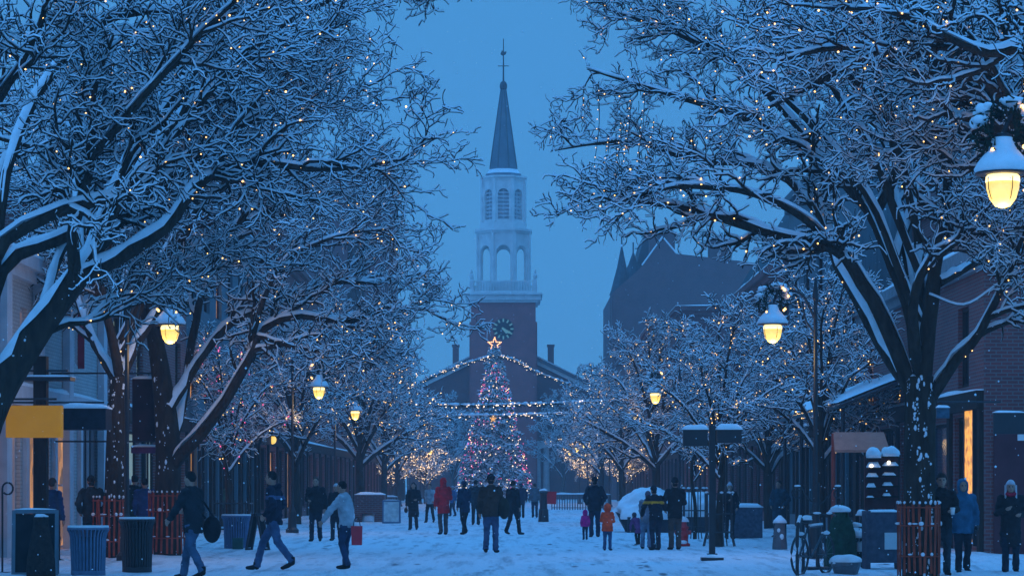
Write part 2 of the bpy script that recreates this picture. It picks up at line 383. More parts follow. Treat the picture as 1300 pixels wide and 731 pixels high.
BR_DARK = brickmat('brick_dark', (.24, .05, .045), (.16, .04, .038), (.17, .13, .12))
BR_RED = brickmat('brick_red', (.22, .05, .045), (.15, .042, .04), (.2, .16, .15))
BR_PURP = brickmat('brick_brown', (.20, .05, .05), (.14, .04, .042), (.14, .12, .12))
BR_PAINT = brickmat('brick_painted', (.52, .52, .50), (.47, .47, .46), (.36, .36, .35))
TEAL = mat('teal_siding', (.10, .17, .20), .6, .2, 2, .5, 3, stretch=(6, 6, .1))
GREYW = mat('grey_stucco', (.20, .22, .24), .9, .15, 2)
WHITE = mat('white_paint', (.70, .70, .68), .7, .12, 1.2)
WHITE2 = mat('white_paint_shop', (.55, .57, .6), .6, .1, 3)

# right side of the street, near to far
b = building('brick_shop', 'low red brick shop building with snowy cornice behind the stout near tree at right', 1, 52, 71, 6.6, BR_DARK,
             xf=10.15, depth=12, floors=((3.7, 5.5, 4, 1.3),), bays=5, rng=3, lit=.12, trim=mat('painted_cornice', (.22, .25, .27), .7), cornice=.28)
LW = MB(); LW.box((-6.04, -8.1, 1.75), (.05, .95, 3.0)); lw = LW.build('lit_doorway_window', LIT, b)
fr = MB()
for d in (-.53, .53): fr.box((-6.03, -8.1+d, 1.78), (.1, .1, 3.2))
fr.box((-6.03, -8.1, 3.33), (.1, .96, .1)); fr.build('lit_window_frame', BLACK, b)
w = MB(); w.box((-3.2, -9.54, 1.35), (5.2, .05, 2.7)); w.build('lower_wall_panel', mat('maroon_panel', (.10, .03, .035), .6, .15, 3), b)
building('brick_block', 'taller brown brick block set back above the low red brick shop', 1, 57, 71.9, 9.6, BR_PURP, xf=11.9, depth=12,
         floors=((6.6, 8.6, 3, 1.4),), front=((2.2, 1.0, 7.0, 8.5), (4.8, 1.0, 7.0, 8.5)), rng=4, lit=0)
building('teal_building', 'tall teal panelled building hung with lights behind the slim right tree', 1, 72, 90, 12.0, TEAL, xf=10.3, depth=12,
         floors=((4.4, 6.4, 5, 1.6), (7.4, 9.6, 5, 1.6)), bays=6, rng=5, lit=.08, front=((2., 1.1, 9.9, 11.2),))
b = building('mansard_building', 'dark shopfront building under a sloping slate mansard roof right', 1, 90.02, 107, 9.9, BR_PURP, xf=10.1, depth=12,
         floors=((3.9, 5.6, 8, 1.0), (6.6, 8.6, 8, 1.0)), bays=6, rng=6, lit=.05)
mr = MB(); mr.add([(-6.2, -8.4, 10.0), (-6.2, 8.4, 10.0), (-3.6, 8.0, 14.2), (-3.6, -8.0, 14.2), (6, -8.4, 10), (6, 8.4, 10), (4, 8, 14.2), (4, -8, 14.2)],
                [(0,1,2,3), (1,5,6,2), (4,7,6,5), (0,3,7,4), (3,2,6,7)])
mr.build('mansard_roof', mat('slate_teal', (.05, .085, .10), .7, .25, 2), b)
building('low_shop_row', 'low flat shop row half hidden by snowy trees on the right', 1, 107.02, 145, 7.0, BR_RED, floors=((4.2, 6.0, 12, 1.2),), bays=12, rng=7, lit=.3)
building('parapet_block', 'dark block with a snow topped parapet below the gabled hall', 1, 145.02, 172, 12.2, BR_PURP, floors=((4.4, 6.4, 8, 1.3), (8.0, 10.2, 8, 1.3)), bays=8, rng=8, depth=14, lit=.2)
building('far_corner_block', 'far shop block beside the gabled hall on the right', 1, 172.02, 231, 13.0, BR_DARK, floors=((4.4, 6.4, 16, 1.3), (8.0, 10.2, 16, 1.3)), bays=14, rng=9, depth=10, lit=.25)

# left side, near to far
b = building('painted_shop', 'pale painted brick shop front at far left with pilasters', -1, 41, 60, 6.2, BR_PAINT, xf=10.2, depth=10,
         floors=((4.3, 5.2, 3, .75),), bays=6, rng=11, lit=.75, litm=LITDIM, trim=WHITE2, fm=WHITE2)
for y in (-9.3, -5.6, -2.2, 1.2, 4.6, 9.2): MB().box((5.09, y, 2.9), (.16, .5, 5.8)).build('pilaster', WHITE2, b)
building('brick_shop', 'red brick shop between the painted shop and the teal block on the left', -1, 60.02, 75, 9.0, BR_RED, xf=10.1,
         floors=((4.0, 5.8, 4, 1.2), (6.6, 8.2, 4, 1.2)), bays=5, rng=12, lit=.9, litm=LITPALE)
building('teal_building', 'bluish panelled block with one lit upper window on the left', -1, 75.02, 95, 10.8, TEAL, xf=10.1,
         floors=((4.2, 6.2, 6, 1.5), (7.2, 9.2, 6, 1.5)), bays=7, rng=13, lit=.42, litm=LIT)
building('brick_block', 'long brick shop block with warm lit ground floor windows on the left', -1, 95.02, 186, 11.5, BR_DARK, xf=10.0,
         floors=((4.2, 6.4, 24, 1.3), (7.6, 9.8, 24, 1.3)), bays=24, rng=14, lit=.5)
building('tall_brick_block', 'tall brown brick tower block rising over the left trees', -1, 186.02, 212, 26.0, BR_PURP, xf=10.0, depth=24,
         floors=tuple((4.4+3.6*i, 6.6+3.6*i, 7, 1.4) for i in range(6)), bays=8, rng=15, lit=.15,
         front=tuple((2.2+3.3*i, 1.3, 14.5+3.6*k, 16.6+3.6*k) for i in range(7) for k in range(3)))
building('far_corner_block', 'far brick corner block beyond the tower block on the left', -1, 212.02, 236, 9.0, BR_DARK, xf=10.6, floors=((4.4, 6.4, 12, 1.3),), bays=12, rng=16, lit=.3)

# gabled hall at the head of the street, right
def hall():
    D = 248; k = D/F
    root = thing('gabled_hall', 'dark gabled brick hall with pointed turrets and a broad chimney', 'building', (17.5, D, 0))
    ox = 17.5
    xw = lambda px: (px-650)*k - ox; zw = lambda py: CAMZ+(616-py)*k
    m = MB(); poly = [(xw(777), 0), (xw(985), 0), (xw(985), zw(338)), (xw(938), zw(331)), (xw(858), zw(322)), (xw(841), zw(302)), (xw(815), zw(338)), (xw(800), zw(352)), (xw(777), zw(372))]
    m.prism(poly, 'y', 0, 24); m.build('wall', BR_PURP, root)
    s = MB()
    for (a, b) in (((858, 322), (841, 302)), ((841, 302), (815, 338))):
        p, q = (xw(a[0]), 0, zw(a[1])+.12), (xw(b[0]), 0, zw(b[1])+.12); s.tube([(p[0], -.05, p[2]), (q[0], -.05, q[2])], .09, 6)
    s.build('gable_coping', SNOW, root)
    t = MB()
    slate = mat('slate_dark', (.05, .075, .09), .7, .25, 1.5)
    def cone(px0, px1, pyb, pyt, y):
        c = (xw((px0+px1)/2), y, 0); r = (px1-px0)*k/2
        t.lathe([(r*1.08, zw(pyb)), (r*.95, zw(pyb)+.4), (r*.42, zw(pyb)*.45+zw(pyt)*.55), (.05, zw(pyt))], c, 10)
        t.tube([(c[0], y, zw(pyt)-.3), (c[0], y, zw(pyt)+1.0)], .08, 5)
    cone(776, 806, 372, 308, 3.0); t.build('turret_roof', slate, root); t = MB(); cone(792, 822, 350, 314, 5.0); t.build('turret_roof', slate, root)
    tt = MB(); tt.lathe([(15*k, 0), (15*k, zw(372))], (xw(791), 3.0, 0), 10); tt.build('turret', BR_PURP, root)
    mr = MB(); mr.prism([(xw(806), zw(352)), (xw(858), zw(330)), (xw(852), zw(290)), (xw(822), zw(290))], 'y', 5, 20); mr.build('steep_roof', slate, root)
    c = MB(); c.bb((xw(826), 1.5, zw(335)), (xw(858), 4, zw(297))); c.bb((xw(824), 1.3, zw(297)), (xw(860), 4.2, zw(293))); c.build('chimney', BR_PURP, root); c = MB()
    c.bb((xw(907), 6, zw(335)), (xw(935), 8.5, zw(299))); c.bb((xw(905), 5.8, zw(299)), (xw(937), 8.7, zw(296))); c.build('chimney', BR_PURP, root)
    s = MB(); snowslab(s, (xw(824), 1.3, zw(293)), (xw(860), 4.2), .3, 1); snowslab(s, (xw(905), 5.8, zw(296)), (xw(937), 8.7), .3, 2); s.build('chimney_snow', SNOW, root, True)
    for i in range(4):
        for z in (8., 13.): MB().box((xw(800)+2.6+i*2.7, -.02, z), (1.1, .08, 2.2)).build('window', GLASS, root)
hall()

# ------------------------------------------------------------------ church
def church():
    D = 262; k = D/F; cx = (639-650)*k
    root = thing('church', 'tall red brick church with white belfry, clock and pointed steeple', 'church', (cx, D, 0))
    z = lambda py: CAMZ+(616-py)*k
    hw = 41*k
    BT = brickmat('brick_tower', (.50, .055, .05), (.40, .05, .048), (.36, .2, .18))
    m = MB(); m.bb((-hw, 0, 0), (hw, 2*hw, z(383)))
    m.build('tower', BT, root)
    for s in (-1, 1): MB().bb((s*(hw+.001), .6, 0), (s*(hw+.18), 2*hw-.6, z(408))).build('side_buttress', BT, root)
    # nave with gable
    n = MB(); half = 10.6; ez = z(494); rz = z(436)
    n.prism([(-half, 0), (half, 0), (half, ez), (0, rz), (-half, ez)], 'y', 3.2, 34); n.build('nave', BR_DARK, root)
    r = MB()
    for s in (-1, 1):
        r.prism([(s*(half+.6), ez-.32), (s*(half+.6), ez+.02), (0, rz+.45), (0, rz+.05)], 'y', 2.7, 34.5)
    r.build('roof', mat('church_roof', (.14, .155, .17), .8, .3, 1), root)
    c = MB()
    for s in (-1, 1):
        p = np.array([s*(half+.6), ez-.1]); t = np.array([0, rz+.25])
        c.prism([(s*(half+.55), ez-.75), (s*(half+.55), ez-.33), (0, rz+.04), (0, rz-.35)], 'y', 2.85, 3.19)
    c.build('gable_trim', WHITE, root)
    for px in (576, 701):
        ch = MB(); ch.bb(((px-4-639)*k, 9, z(470)), ((px+4-639)*k, 10.2, z(434))); ch.bb(((px-5-639)*k, 8.9, z(434)), ((px+5-639)*k, 10.3, z(431))); ch.build('chimney', BR_DARK, root)
    # windows in the nave front and portal
    for xx in (-8.0, -5.6, 5.6, 8.0):
        w = MB(); a = [(xx-.75, 4.2), (xx+.75, 4.2)] + [(xx+.75*math.cos(t), 9.0+.75*math.sin(t)) for t in np.linspace(0, math.pi, 9)]
        w.prism(a, 'y', 3.10, 3.18); o = w.build('window', GLASSB, root)
        f = MB(); f.box((xx, 3.06, 6.5), (.09, .06, 5.2))
        for zz in (5.2, 6.4, 7.6, 8.8): f.box((xx, 3.06, zz), (1.4, .05, .07))
        fo = f.build('window_frame', WHITE, o)
    for xx in (-4.7, -3.75, 3.75, 4.7): MB().tube([(xx, 2.6, 0), (xx, 2.6, 5.6)], [.36, .30], 12).build('portal_column', WHITE, root)
    MB().bb((-5.2, 2.2, 5.6), (-3.3, 3.15, 6.4)).build('portal_lintel', WHITE, root); MB().bb((3.3, 2.2, 5.6), (5.2, 3.15, 6.4)).build('portal_lintel', WHITE, root)
    d = MB(); d.bb((-1.5, -.06, .05), (1.5, -.004, 3.6)); dd = d.build('door', WHITE2, root)
    # cornice, balustrade
    c = MB(); c.bb((-hw-.55, -.55, z(381)), (hw+.55, 2*hw+.55, z(374.5))); c.bb((-hw-.3, -.3, z(384)), (hw+.3, 2*hw+.3, z(381))); c.bb((-hw-.75, -.75, z(374.5)), (hw+.75, 2*hw+.75, z(372.5)))
    c.build('tower_cornice', WHITE, root)
    bl = MB(); zb, zt = z(372.5), z(356); e = hw-.05
    for (ax, ay, bx_, by) in ((-e, .05, e, .05), (-e, 2*hw-.05, e, 2*hw-.05), (-e, .05, -e, 2*hw-.05), (e, .05, e, 2*hw-.05)):
        a, b2 = np.array([ax, ay]), np.array([bx_, by]); L = np.linalg.norm(b2-a); th = math.atan2(*(b2-a)[::-1])
        mid = (a+b2)/2
        bl.box((*mid, zt-.08), (L, .16, .16), th); bl.box((*mid, zb+.15), (L, .18, .3), th)
        for t in np.linspace(.04, .96, 22): pp = a+(b2-a)*t; bl.box((*pp, (zb+zt)/2), (.11, .11, zt-zb-.3), th)
    for sx in (-1, 1):
        for yy in (.05, 2*hw-.05):
            bl.box((sx*e, yy, (zb+zt)/2+.05), (.42, .42, zt-zb+.1)); bl.lathe([(.1, zt+.1), (.22, zt+.3), (.24, zt+.55), (.1, zt+.8), (.16, zt+.9), (.05, zt+1.2)], (sx*e, yy, 0), 8)
    bl.build('balustrade', WHITE, root)
    # octagonal stages with arched openings
    cy0 = hw
    def stage(name, wpx, pyb, pyt, arch_w, a0, a1, lattice, thick=.38):
        Rin = wpx*k/2; zb, zt = z(pyb), z(pyt); m = MB(); lat = MB(); side = 2*Rin*math.tan(math.pi/8)
        for i in range(8):
            th = i*math.pi/4; nd = np.array([math.sin(th), -math.cos(th), 0]); u = np.array([math.cos(th), math.sin(th), 0])
            hwid = side/2; aw = arch_w*side/2; zs, ze = zb+(zt-zb)*a0, zb+(zt-zb)*a1; spring = ze-aw
            arc = [(aw*math.cos(t), spring+aw*math.sin(t)) for t in np.linspace(0, math.pi, 11)]
            outl = [(-hwid, zb), (hwid, zb), (hwid, zt), (-hwid, zt)]
            # split wall: two piers, sill, spandrels
            polys = [[(-hwid, zb), (-aw, zb), (-aw, zt), (-hwid, zt)], [(aw, zb), (hwid, zb), (hwid, zt), (aw, zt)], [(-aw, zb), (aw, zb), (aw, zs), (-aw, zs)]]
            for p1, p2 in zip(arc, arc[1:]): polys.append([(p2[0], p2[1]), (p1[0], p1[1]), (p1[0], zt), (p2[0], zt)])
            for pl in polys:
                f = [np.array([0, cy0, 0]) + nd*Rin + u*a + np.array([0, 0, b]) for a, b in pl]; g = [v - nd*thick for v in f]; n4 = len(f)
                m.add(f+g, [tuple(range(n4)), tuple(range(n4, 2*n4))[::-1]] + [(j, n4+j, n4+(j+1)%n4, (j+1)%n4) for j in range(n4)])
            # corner pilaster + arch keystone
            cth = th+math.pi/8; cr = Rin/math.cos(math.pi/8); m.box((cr*.985*math.sin(cth), cy0-cr*.985*math.cos(cth), (zb+zt)/2), (.34, .34, zt-zb), cth)
            if lattice:
                c = np.array([0, cy0, 0]) + nd*(Rin-thick*.7)
                for zz in np.arange(zs, ze-.2, .42): lat.box(c+np.array([0, 0, zz]), (2*aw, .06, .20), th, .5)
                lat.box(c+np.array([0, 0, (zs+ze)/2]), (.09, .1, ze-zs-.1), th)
        return m, lat
    m, _ = stage('s', 66, 372.5, 294, .64, .20, .80, False); m.lathe([(2.6, z(372.4)), (2.6, z(360))], (0, cy0, 0), 8, ph=math.pi/8)
    lo = m.build('lower_belfry', WHITE, root)
    oct_ = lambda mb, wpx, za, zb2: mb.lathe([(wpx*k/2/math.cos(math.pi/8), za), (wpx*k/2/math.cos(math.pi/8), zb2)], (0, cy0, 0), 8, ph=math.pi/8)
    c = MB(); oct_(c, 66.5, z(299), z(294)); oct_(c, 70, z(294), z(291.5)); oct_(c, 73.5, z(291.5), z(288.5)); oct_(c, 60, z(288.5), z(280)); c.build('belfry_cornice', WHITE, root)
    m, lat = stage('s', 54.5, 280, 224, .62, .06, .76, True); up = m.build('upper_belfry', WHITE, root); lat.build('louvre', mat('louvre_grey', (.62, .64, .66), .7), up)
    i = MB(); oct_(i, 40, z(280), z(226)); i.build('inner_wall', WHITE2, up)
    c = MB(); oct_(c, 56, z(226), z(223)); oct_(c, 60, z(223), z(220.5)); c.build('spire_cornice', WHITE, root)
    s = MB(); prof = [(23*k, z(220.5)), (22.6*k, z(217)), (18.6*k, z(214)), (17.2*k, z(209)), (10.5*k, z(160)), (3.2*k, z(108)), (2.4*k, z(105))]
    s.lathe([(r/math.cos(math.pi/8), zz) for r, zz in prof], (0, cy0, 0), 8, ph=math.pi/8)
    s.build('spire', mat('spire_slate', (.12, .16, .19), .6, .22, .8), root)
    rb = MB()
    for i in range(8):
        a = math.pi/8+i*math.pi/4
        rb.tube([(r*1.085*math.cos(a), cy0+r*1.085*math.sin(a), zz) for r, zz in prof[3:]], .07, 4)
    rb.build('spire_ridge', mat('ridge_lead', (.06, .08, .09), .5), root)
    sn = MB(); sn.lathe([(22.8*k/.924, z(217.6)), (19.0*k/.924, z(213.2)), (17.3*k/.924, z(210))], (0, cy0, 0), 8, ph=math.pi/8); sn.build('spire_snow', SNOW, root)
    f = MB(); f.ell((0, cy0, z(103)), (.42, .42, .6)); f.tube([(0, cy0, z(103)), (0, cy0, z(42))], [.12, .05], 6)
    f.tube([(-7*k, cy0, z(77)), (7*k, cy0, z(77))], .05, 5); f.tube([(0, cy0-.6, z(77)), (0, cy0+.6, z(77))], .05, 5)
    f.prism([(-4*k, z(62)), (-1*k, z(64)), (3*k, z(62)), (4*k, z(58)), (1*k, z(59)), (-2*k, z(57))], 'y', cy0-.05, cy0+.05)
    f.build('weathervane', BLACK, root)
    # clock
    ck = MB(); zc = z(417.5); rc = 13.2*k; a = np.linspace(0, 2*math.pi, 33)[:-1]
    ck.prism([(rc*math.cos(t), zc+rc*math.sin(t)) for t in a], 'y', -.10, -.004); co = ck.build('clock', mat('clock_black', (.008, .009, .01), .5, 0), root)
    g = MB()
    for h in range(12):
        t = math.pi/2-h*math.pi/6; rr = rc*.83; g.box((rr*math.cos(t), -.12, zc+rr*math.sin(t)), (.34, .03, .17), 0, 0, -t)
    g.build('numeral', mat('gilt', (.95, .80, .45), .5, .05), co)
    hd = MB()
    for (ang, L, wd_) in ((120, .86, .14), (130, .60, .20)):
        t = R(90-ang); d = np.array([math.cos(t), math.sin(t)]); nn = np.array([-d[1], d[0]]); 
        hd.prism([tuple(np.array([0, zc])-d*.2+nn*wd_*.5), tuple(np.array([0, zc])-d*.2-nn*wd_*.5), tuple(np.array([0, zc])+d*rc*L*.8-nn*wd_), tuple(np.array([0, zc])+d*rc*L), tuple(np.array([0, zc])+d*rc*L*.8+nn*wd_)], 'y', -.16-wd_*.2, -.125)
    hd.build('clock_hand', MATS['gilt'], co)
    # roof snow on nave
    s = MB()
    for sg in (-1, 1): s.prism([(sg*(half+.5), ez+.02), (sg*(half+.4), ez+.2), (0, rz+.65), (0, rz+.46)], 'y', 2.75, 34)
    s.build('roof_snow', SNOW, root)
church()

# ------------------------------------------------------------------ trees
def catmull(P, n):
    P = np.asarray(P, float)
    if len(P) < 3: t = np.linspace(0, 1, n)[:, None]; return P[0]*(1-t)+P[-1]*t
    Q = np.vstack([2*P[0]-P[1], P, 2*P[-1]-P[-2]]); m = len(P)-1; out = []
    for s in np.linspace(0, m, n):
        i = min(int(s), m-1); t = s-i; a, b, c, d = Q[i], Q[i+1], Q[i+2], Q[i+3]
        out.append(.5*((2*b)+(c-a)*t+(2*a-5*b+4*c-d)*t*t+(3*b-a-3*c+d)*t**3))
    return np.array(out)
def sweep(P, Rr, k):
    """P (N,S,3) Rr (N,S) -> tubes"""
    N, S, _ = P.shape; t = nrm(np.gradient(P, axis=1)); d = nrm(P[:, -1]-P[:, 0])
    ref = np.where((np.abs(d[:, 2]) < .8)[:, None], np.array([0, 0, 1.]), np.array([1., 0, 0]))[:, None, :]
    u = nrm(np.cross(t, ref)); w = np.cross(u, t); a = np.arange(k)*2*math.pi/k
    V = P[:, :, None] + Rr[:, :, None, None]*(np.cos(a)[None, None, :, None]*u[:, :, None]+np.sin(a)[None, None, :, None]*w[:, :, None])
    base = (np.arange(N)*S*k)[:, None, None] + (np.arange(S-1)*k)[None, :, None]; j = np.arange(k)[None, None]; j2 = (j+1) % k
    Q = np.stack([base+j, base+j2, base+k+j2, base+k+j], -1).reshape(-1, 4)
    return V.reshape(-1, 3), Q
def snowcap(P, Rr, rng, m=4, h0=.012, hk=.55, patch=0):
    N, S, _ = P.shape; t = nrm(np.gradient(P, axis=1)); Z = np.array([0, 0, 1.])
    hor = np.sqrt(np.clip(1-t[..., 2]**2, 0, 1)); U = Z-t*t[..., 2:3]
    U = nrm(U+1e-4*np.array([.3, -.8, 0])); sd = np.cross(t, U)
    cov = np.clip((hor-.36)/.36, 0, 1); h = cov*(h0+hk*Rr)*(.75+.5*rng.random((N, S))); wid = (np.clip(.62+.28*cov+.22*rng.normal(size=(N, S)), .3, 1.) if m > 5 else np.clip(.95+.15*rng.normal(size=(N, S)), .6, 1.1))[:, :, None]
    if patch > 0: h *= np.clip(.5+1.6*rng.random((N, 1)), 0, 1)
    ang = np.linspace(-80, 80, m)*math.pi/180*wid; c, s = np.cos(ang), np.sin(ang); c0 = np.cos(np.linspace(-80, 80, m)*math.pi/180)
    rad = Rr*(.88+.17*np.clip(cov*3, 0, 1)); hh = c0**.4
    V = P[:, :, None] + (rad[:, :, None]*s)[..., None]*sd[:, :, None] + (rad[:, :, None]*c + h[:, :, None]*hh)[..., None]*U[:, :, None]
    base = (np.arange(N)*S*m)[:, None, None] + (np.arange(S-1)*m)[None, :, None]; j = np.arange(m-1)[None, None]
    Q = np.stack([base+j, base+j+1, base+m+j+1, base+m+j], -1).reshape(-1, 4)
    return V.reshape(-1, 3), Q
def spawn(P, Rr, rng, n, tmin, tmax, ang, length, ratio, rmin, S, up, wander, tipr=.35, bend=0.0, lenfall=.5):
    """n children per parent polyline"""
    N, S0, _ = P.shape; pi = np.repeat(np.arange(N), n); M = len(pi)
    t = tmin+(tmax-tmin)*((np.tile(np.arange(n), N)+rng.random(M))/n); x = t*(S0-1); i = np.minimum(x.astype(int), S0-2); f = (x-i)[:, None]
    st = P[pi, i]*(1-f)+P[pi, i+1]*f; d = nrm(P[pi, i+1]-P[pi, i]); pr = Rr[pi, i]*(1-f[:, 0])+Rr[pi, i+1]*f[:, 0]
    q = rng.normal(size=(M, 3)); q[:, 2] *= .55; q -= d*(q*d).sum(1, keepdims=True); q = nrm(q)
    a = (ang[0]+(ang[1]-ang[0])*rng.random(M))*math.pi/180
    dd = nrm(np.cos(a)[:, None]*d+np.sin(a)[:, None]*q+np.array([0, 0, up])); L = length[0]+(length[1]-length[0])*rng.random(M); L *= 1-lenfall*t
    r0 = np.maximum(np.minimum(pr*ratio, pr*.95), rmin); out = np.zeros((M, S, 3)); out[:, 0] = st; cur = dd.copy()
    for s in range(1, S):
        cur = nrm(cur+wander*rng.normal(size=(M, 3))+np.array([0, 0, bend])); out[:, s] = out[:, s-1]+cur*(L/(S-1))[:, None]
    rr = r0[:, None]*np.linspace(1, tipr, S)[None]
    return out, rr
def limb(pts, r0, r1, rng, n=14, wob=.05):
    P = catmull(pts, n); Lg = np.linalg.norm(P[-1]-P[0]); w = rng.normal(size=(n, 3))*wob*Lg/ n; w = np.cumsum(w, 0)*np.sin(np.linspace(0, math.pi, n))[:, None]
    return P+w, np.linspace(1, 0, n)**.8*(r0-r1)+r1
ICO = None
def ico_pts(C, r):
    """octahedra at C"""
    o = np.array([(1,0,0),(-1,0,0),(0,1,0),(0,-1,0),(0,0,1),(0,0,-1)], float)
    V = (C[:, None]+o[None]*r).reshape(-1, 3); T = np.array([(0,2,4),(2,1,4),(1,3,4),(3,0,4),(2,0,5),(1,2,5),(3,1,5),(0,3,5)])
    return V, (np.arange(len(C))[:, None, None]*6+T[None]).reshape(-1, 3)
BULBMESH = {}
def bulbmesh(r, m):
    key = (r, m.name)
    if key not in BULBMESH: b = MB(); b.ell((0, 0, 0), r, 7, 5); o = b.build('bulb', m); BULBMESH[key] = o.data; bpy.data.objects.remove(o)
    return BULBMESH[key]

def treemeshes(seed, trunk, limbs, cfg, far=False):
    """returns dict of meshes for one tree; trunk: (pts, radii), limbs: list of (pts, r0, r1)"""
    rng = np.random.default_rng(seed); c = dict(n2=10, l2=(1.6, 3.0), n3=7, l3=(.7, 1.4), n4=5, l4=(.3, .6), r4=.006, k4=3, snow=.021, a2=(16, 46)); c.update(cfg)
    LP, LR = zip(*[limb(p, a, min(b, .010 if not far else .02), rng, 20) for p, a, b in limbs]); LP = np.array(LP); LR = np.array(LR)
    P2, R2 = spawn(LP, LR, rng, c['n2'], c.get('t2', .18), 1.0, c['a2'], c['l2'], .6, .016, 10, .07, .20, .35, .02)
    P3, R3 = spawn(P2, R2, rng, c['n3'], .12, 1., (25, 65), c['l3'], .65, .009, 8, .07, .30, .45, .02)
    Tp, Tr = trunk; tp = catmull(Tp, 16)[None]; tr = np.interp(np.linspace(0, 1, 16), np.linspace(0, 1, len(Tr)), Tr)[None]
    lv = [(P2, R2, 5, 4), (P3, R3, 4, 3)]
    if c['n4']:
        P4, R4 = spawn(P3, R3, rng, c['n4'], .15, 1., (25, 65), c['l4'], .75, c['r4'], 5, .08, .42, .6, .02); lv.append((P4, R4, c['k4'], 3))
        lv[2] = (P4, np.maximum(R4, c['r4']), c['k4'], 3)
    def merge(parts):
        Vs, Qs, n = [], [], 0
        for V, Q in parts: Vs.append(V); Qs.append(Q+n); n += len(V)
        return np.concatenate(Vs), np.concatenate(Qs)
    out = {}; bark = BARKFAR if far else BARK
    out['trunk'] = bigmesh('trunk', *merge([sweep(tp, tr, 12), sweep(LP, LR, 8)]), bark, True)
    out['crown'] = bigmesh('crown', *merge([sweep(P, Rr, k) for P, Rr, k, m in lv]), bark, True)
    out['snow'] = bigmesh('snow', *merge([snowcap(LP, LR, rng, 7, .035, .50)]+([] if far else [snowcap(tp, tr, rng, 9, .02, .22)])+[snowcap(P, Rr, rng, m+1, c['snow'], .8, 1) for P, Rr, k, m in lv]), TSNOW, True)
    nb = c.get('bulbs', 300); A = LP[:, 2:].reshape(-1, 3); B = P2.reshape(-1, 3); C3 = P3.reshape(-1, 3)
    pool = np.concatenate([np.repeat(A, 3, 0), np.repeat(B, 1, 0), C3[::4]]); idx = rng.choice(len(pool), min(nb, len(pool)), False)
    out['bulb_pos'] = pool[idx]+rng.normal(size=(len(idx), 3))*.05
    # light cord running along the limbs
    out['cord'] = bigmesh('cord', *sweep(LP+np.array([0, -.02, 0])+rng.normal(size=LP.shape)*.02, np.full(LR.shape, .006)+0*LR, 3), BLACK)
    out['LP'] = LP; out['P2'] = P2
    return out
def place_tree(T, loc, label, name='bare_tree', group=None, cat='tree', rz=0, sc=1.0):
    t = thing(name, label, cat, loc, rz, group); t.scale = (sc,)*3
    for k in ('trunk', 'crown', 'snow'): link(k, T[k], t)
    return t
def place_lights(T, loc, label, m, r, rz=0, sc=1.0, single=0, group='strings of fairy lights in the trees', m2=None):
    t = thing('light_string', label, 'fairy lights', loc, rz, group); t.scale = (sc,)*3
    link('cord', T['cord'], t)
    B = T['bulb_pos']; me = bulbmesh(r, m)
    order = np.argsort(B[:, 1]); B = B[order]
    if single: 
        B = B[np.random.default_rng(4).permutation(len(B))]; mes = [bulbmesh(round(r*q, 4), mm) for q in (.55, .75, 1.0) for mm in (m, BULBDIM)]
        for i, p in enumerate(B[:single]): link('bulb', mes[i % 6], t, p)
    rest = B[single:]
    if len(rest):
        m2 = m2 or (BULBDIM if m is BULB else None); rs = r*(.55+.55*np.random.default_rng(2).random((len(rest), 1, 1)))
        V, Q = ico_pts(rest, rs); o = link('bulbs', bigmesh('bulbs', V, Q, [m, m2] if m2 else m, mi=(np.repeat(np.random.default_rng(1).random(len(rest)) < .5, 8)) if m2 else None), t); o['kind'] = 'stuff'
    return t
def patches(t, pts, rad, seed, n):
    """wind-blown snow stuck in the bark of a trunk, in broken upright streaks"""
    g = np.random.default_rng(seed); P = catmull(pts, 60); m = MB(); st = [(-math.pi/2-.25, .13), (-math.pi/2+.45, .08), (-math.pi/2-.9, .07)]
    for i in range(n*5):
        c0, wd = st[int(g.random()**1.6*3)]; u = g.random(); j = min(58, int(u*59)); f = u*59-j
        a = c0+g.normal()*wd+.25*math.sin(u*9+c0); r = np.interp(u, np.linspace(0, 1, len(rad)), rad); q = .25+.75*g.random()**2.5
        if math.sin(u*23+c0*5)+g.random() < .1: continue
        c = P[j]*(1-f)+P[j+1]*f+np.array([r*.975*math.cos(a), r*.975*math.sin(a), 0]); m.ell(c, (.030*q, .022*q, (.018+.05*g.random())*q), 5, 4)
    o = m.build('snow_patch', SNOW, t, True); o['kind'] = 'stuff'; return o

def near_tree(seed, base, trunk_px, D, trunk_r, limbs_px, auto, cfg, label, lab2, name='bare_tree', single=100, npatch=40, bulbr=.016):
    """limbs_px: [( [(px,py,dD),...], r0, r1 )] laid out round the tree's own depth; auto: extra limbs (azimuth list)"""
    b = np.array([base[0], base[1], 0.])
    tp = [np.array(W(px, py, D+dd))-b for px, py, dd in trunk_px]; tp[0][2] = -.1
    L = [([np.array(W(px, py, D+dd))-b for px, py, dd in pl], r0, r1) for pl, r0, r1 in limbs_px]
    g = random.Random(seed); top = tp[-1]
    for (az, reach, rise, z0, r0) in auto:
        f = tp[max(1, len(tp)-1-int(g.random()*1.5))] if z0 is None else np.array([top[0], top[1], z0])
        d = np.array([math.cos(R(az)), math.sin(R(az)), 0.]); sdv = np.array([-d[1], d[0], 0]); w = g.uniform(-.25, .25)*reach
        L.append(([f, f+d*reach*.22+np.array([0, 0, rise*.42])+sdv*w*.3, f+d*reach*.6+np.array([0, 0, rise*.80])+sdv*w, f+d*reach+np.array([0, 0, rise])+sdv*w*.6], r0, .022))
    T = treemeshes(seed, (tp, trunk_r), L, cfg)
    t = place_tree(T, tuple(b), label, name); patches(t, tp, trunk_r, seed, npatch)
    place_lights(T, tuple(b), lab2, BULB, bulbr, single=single)
    return T

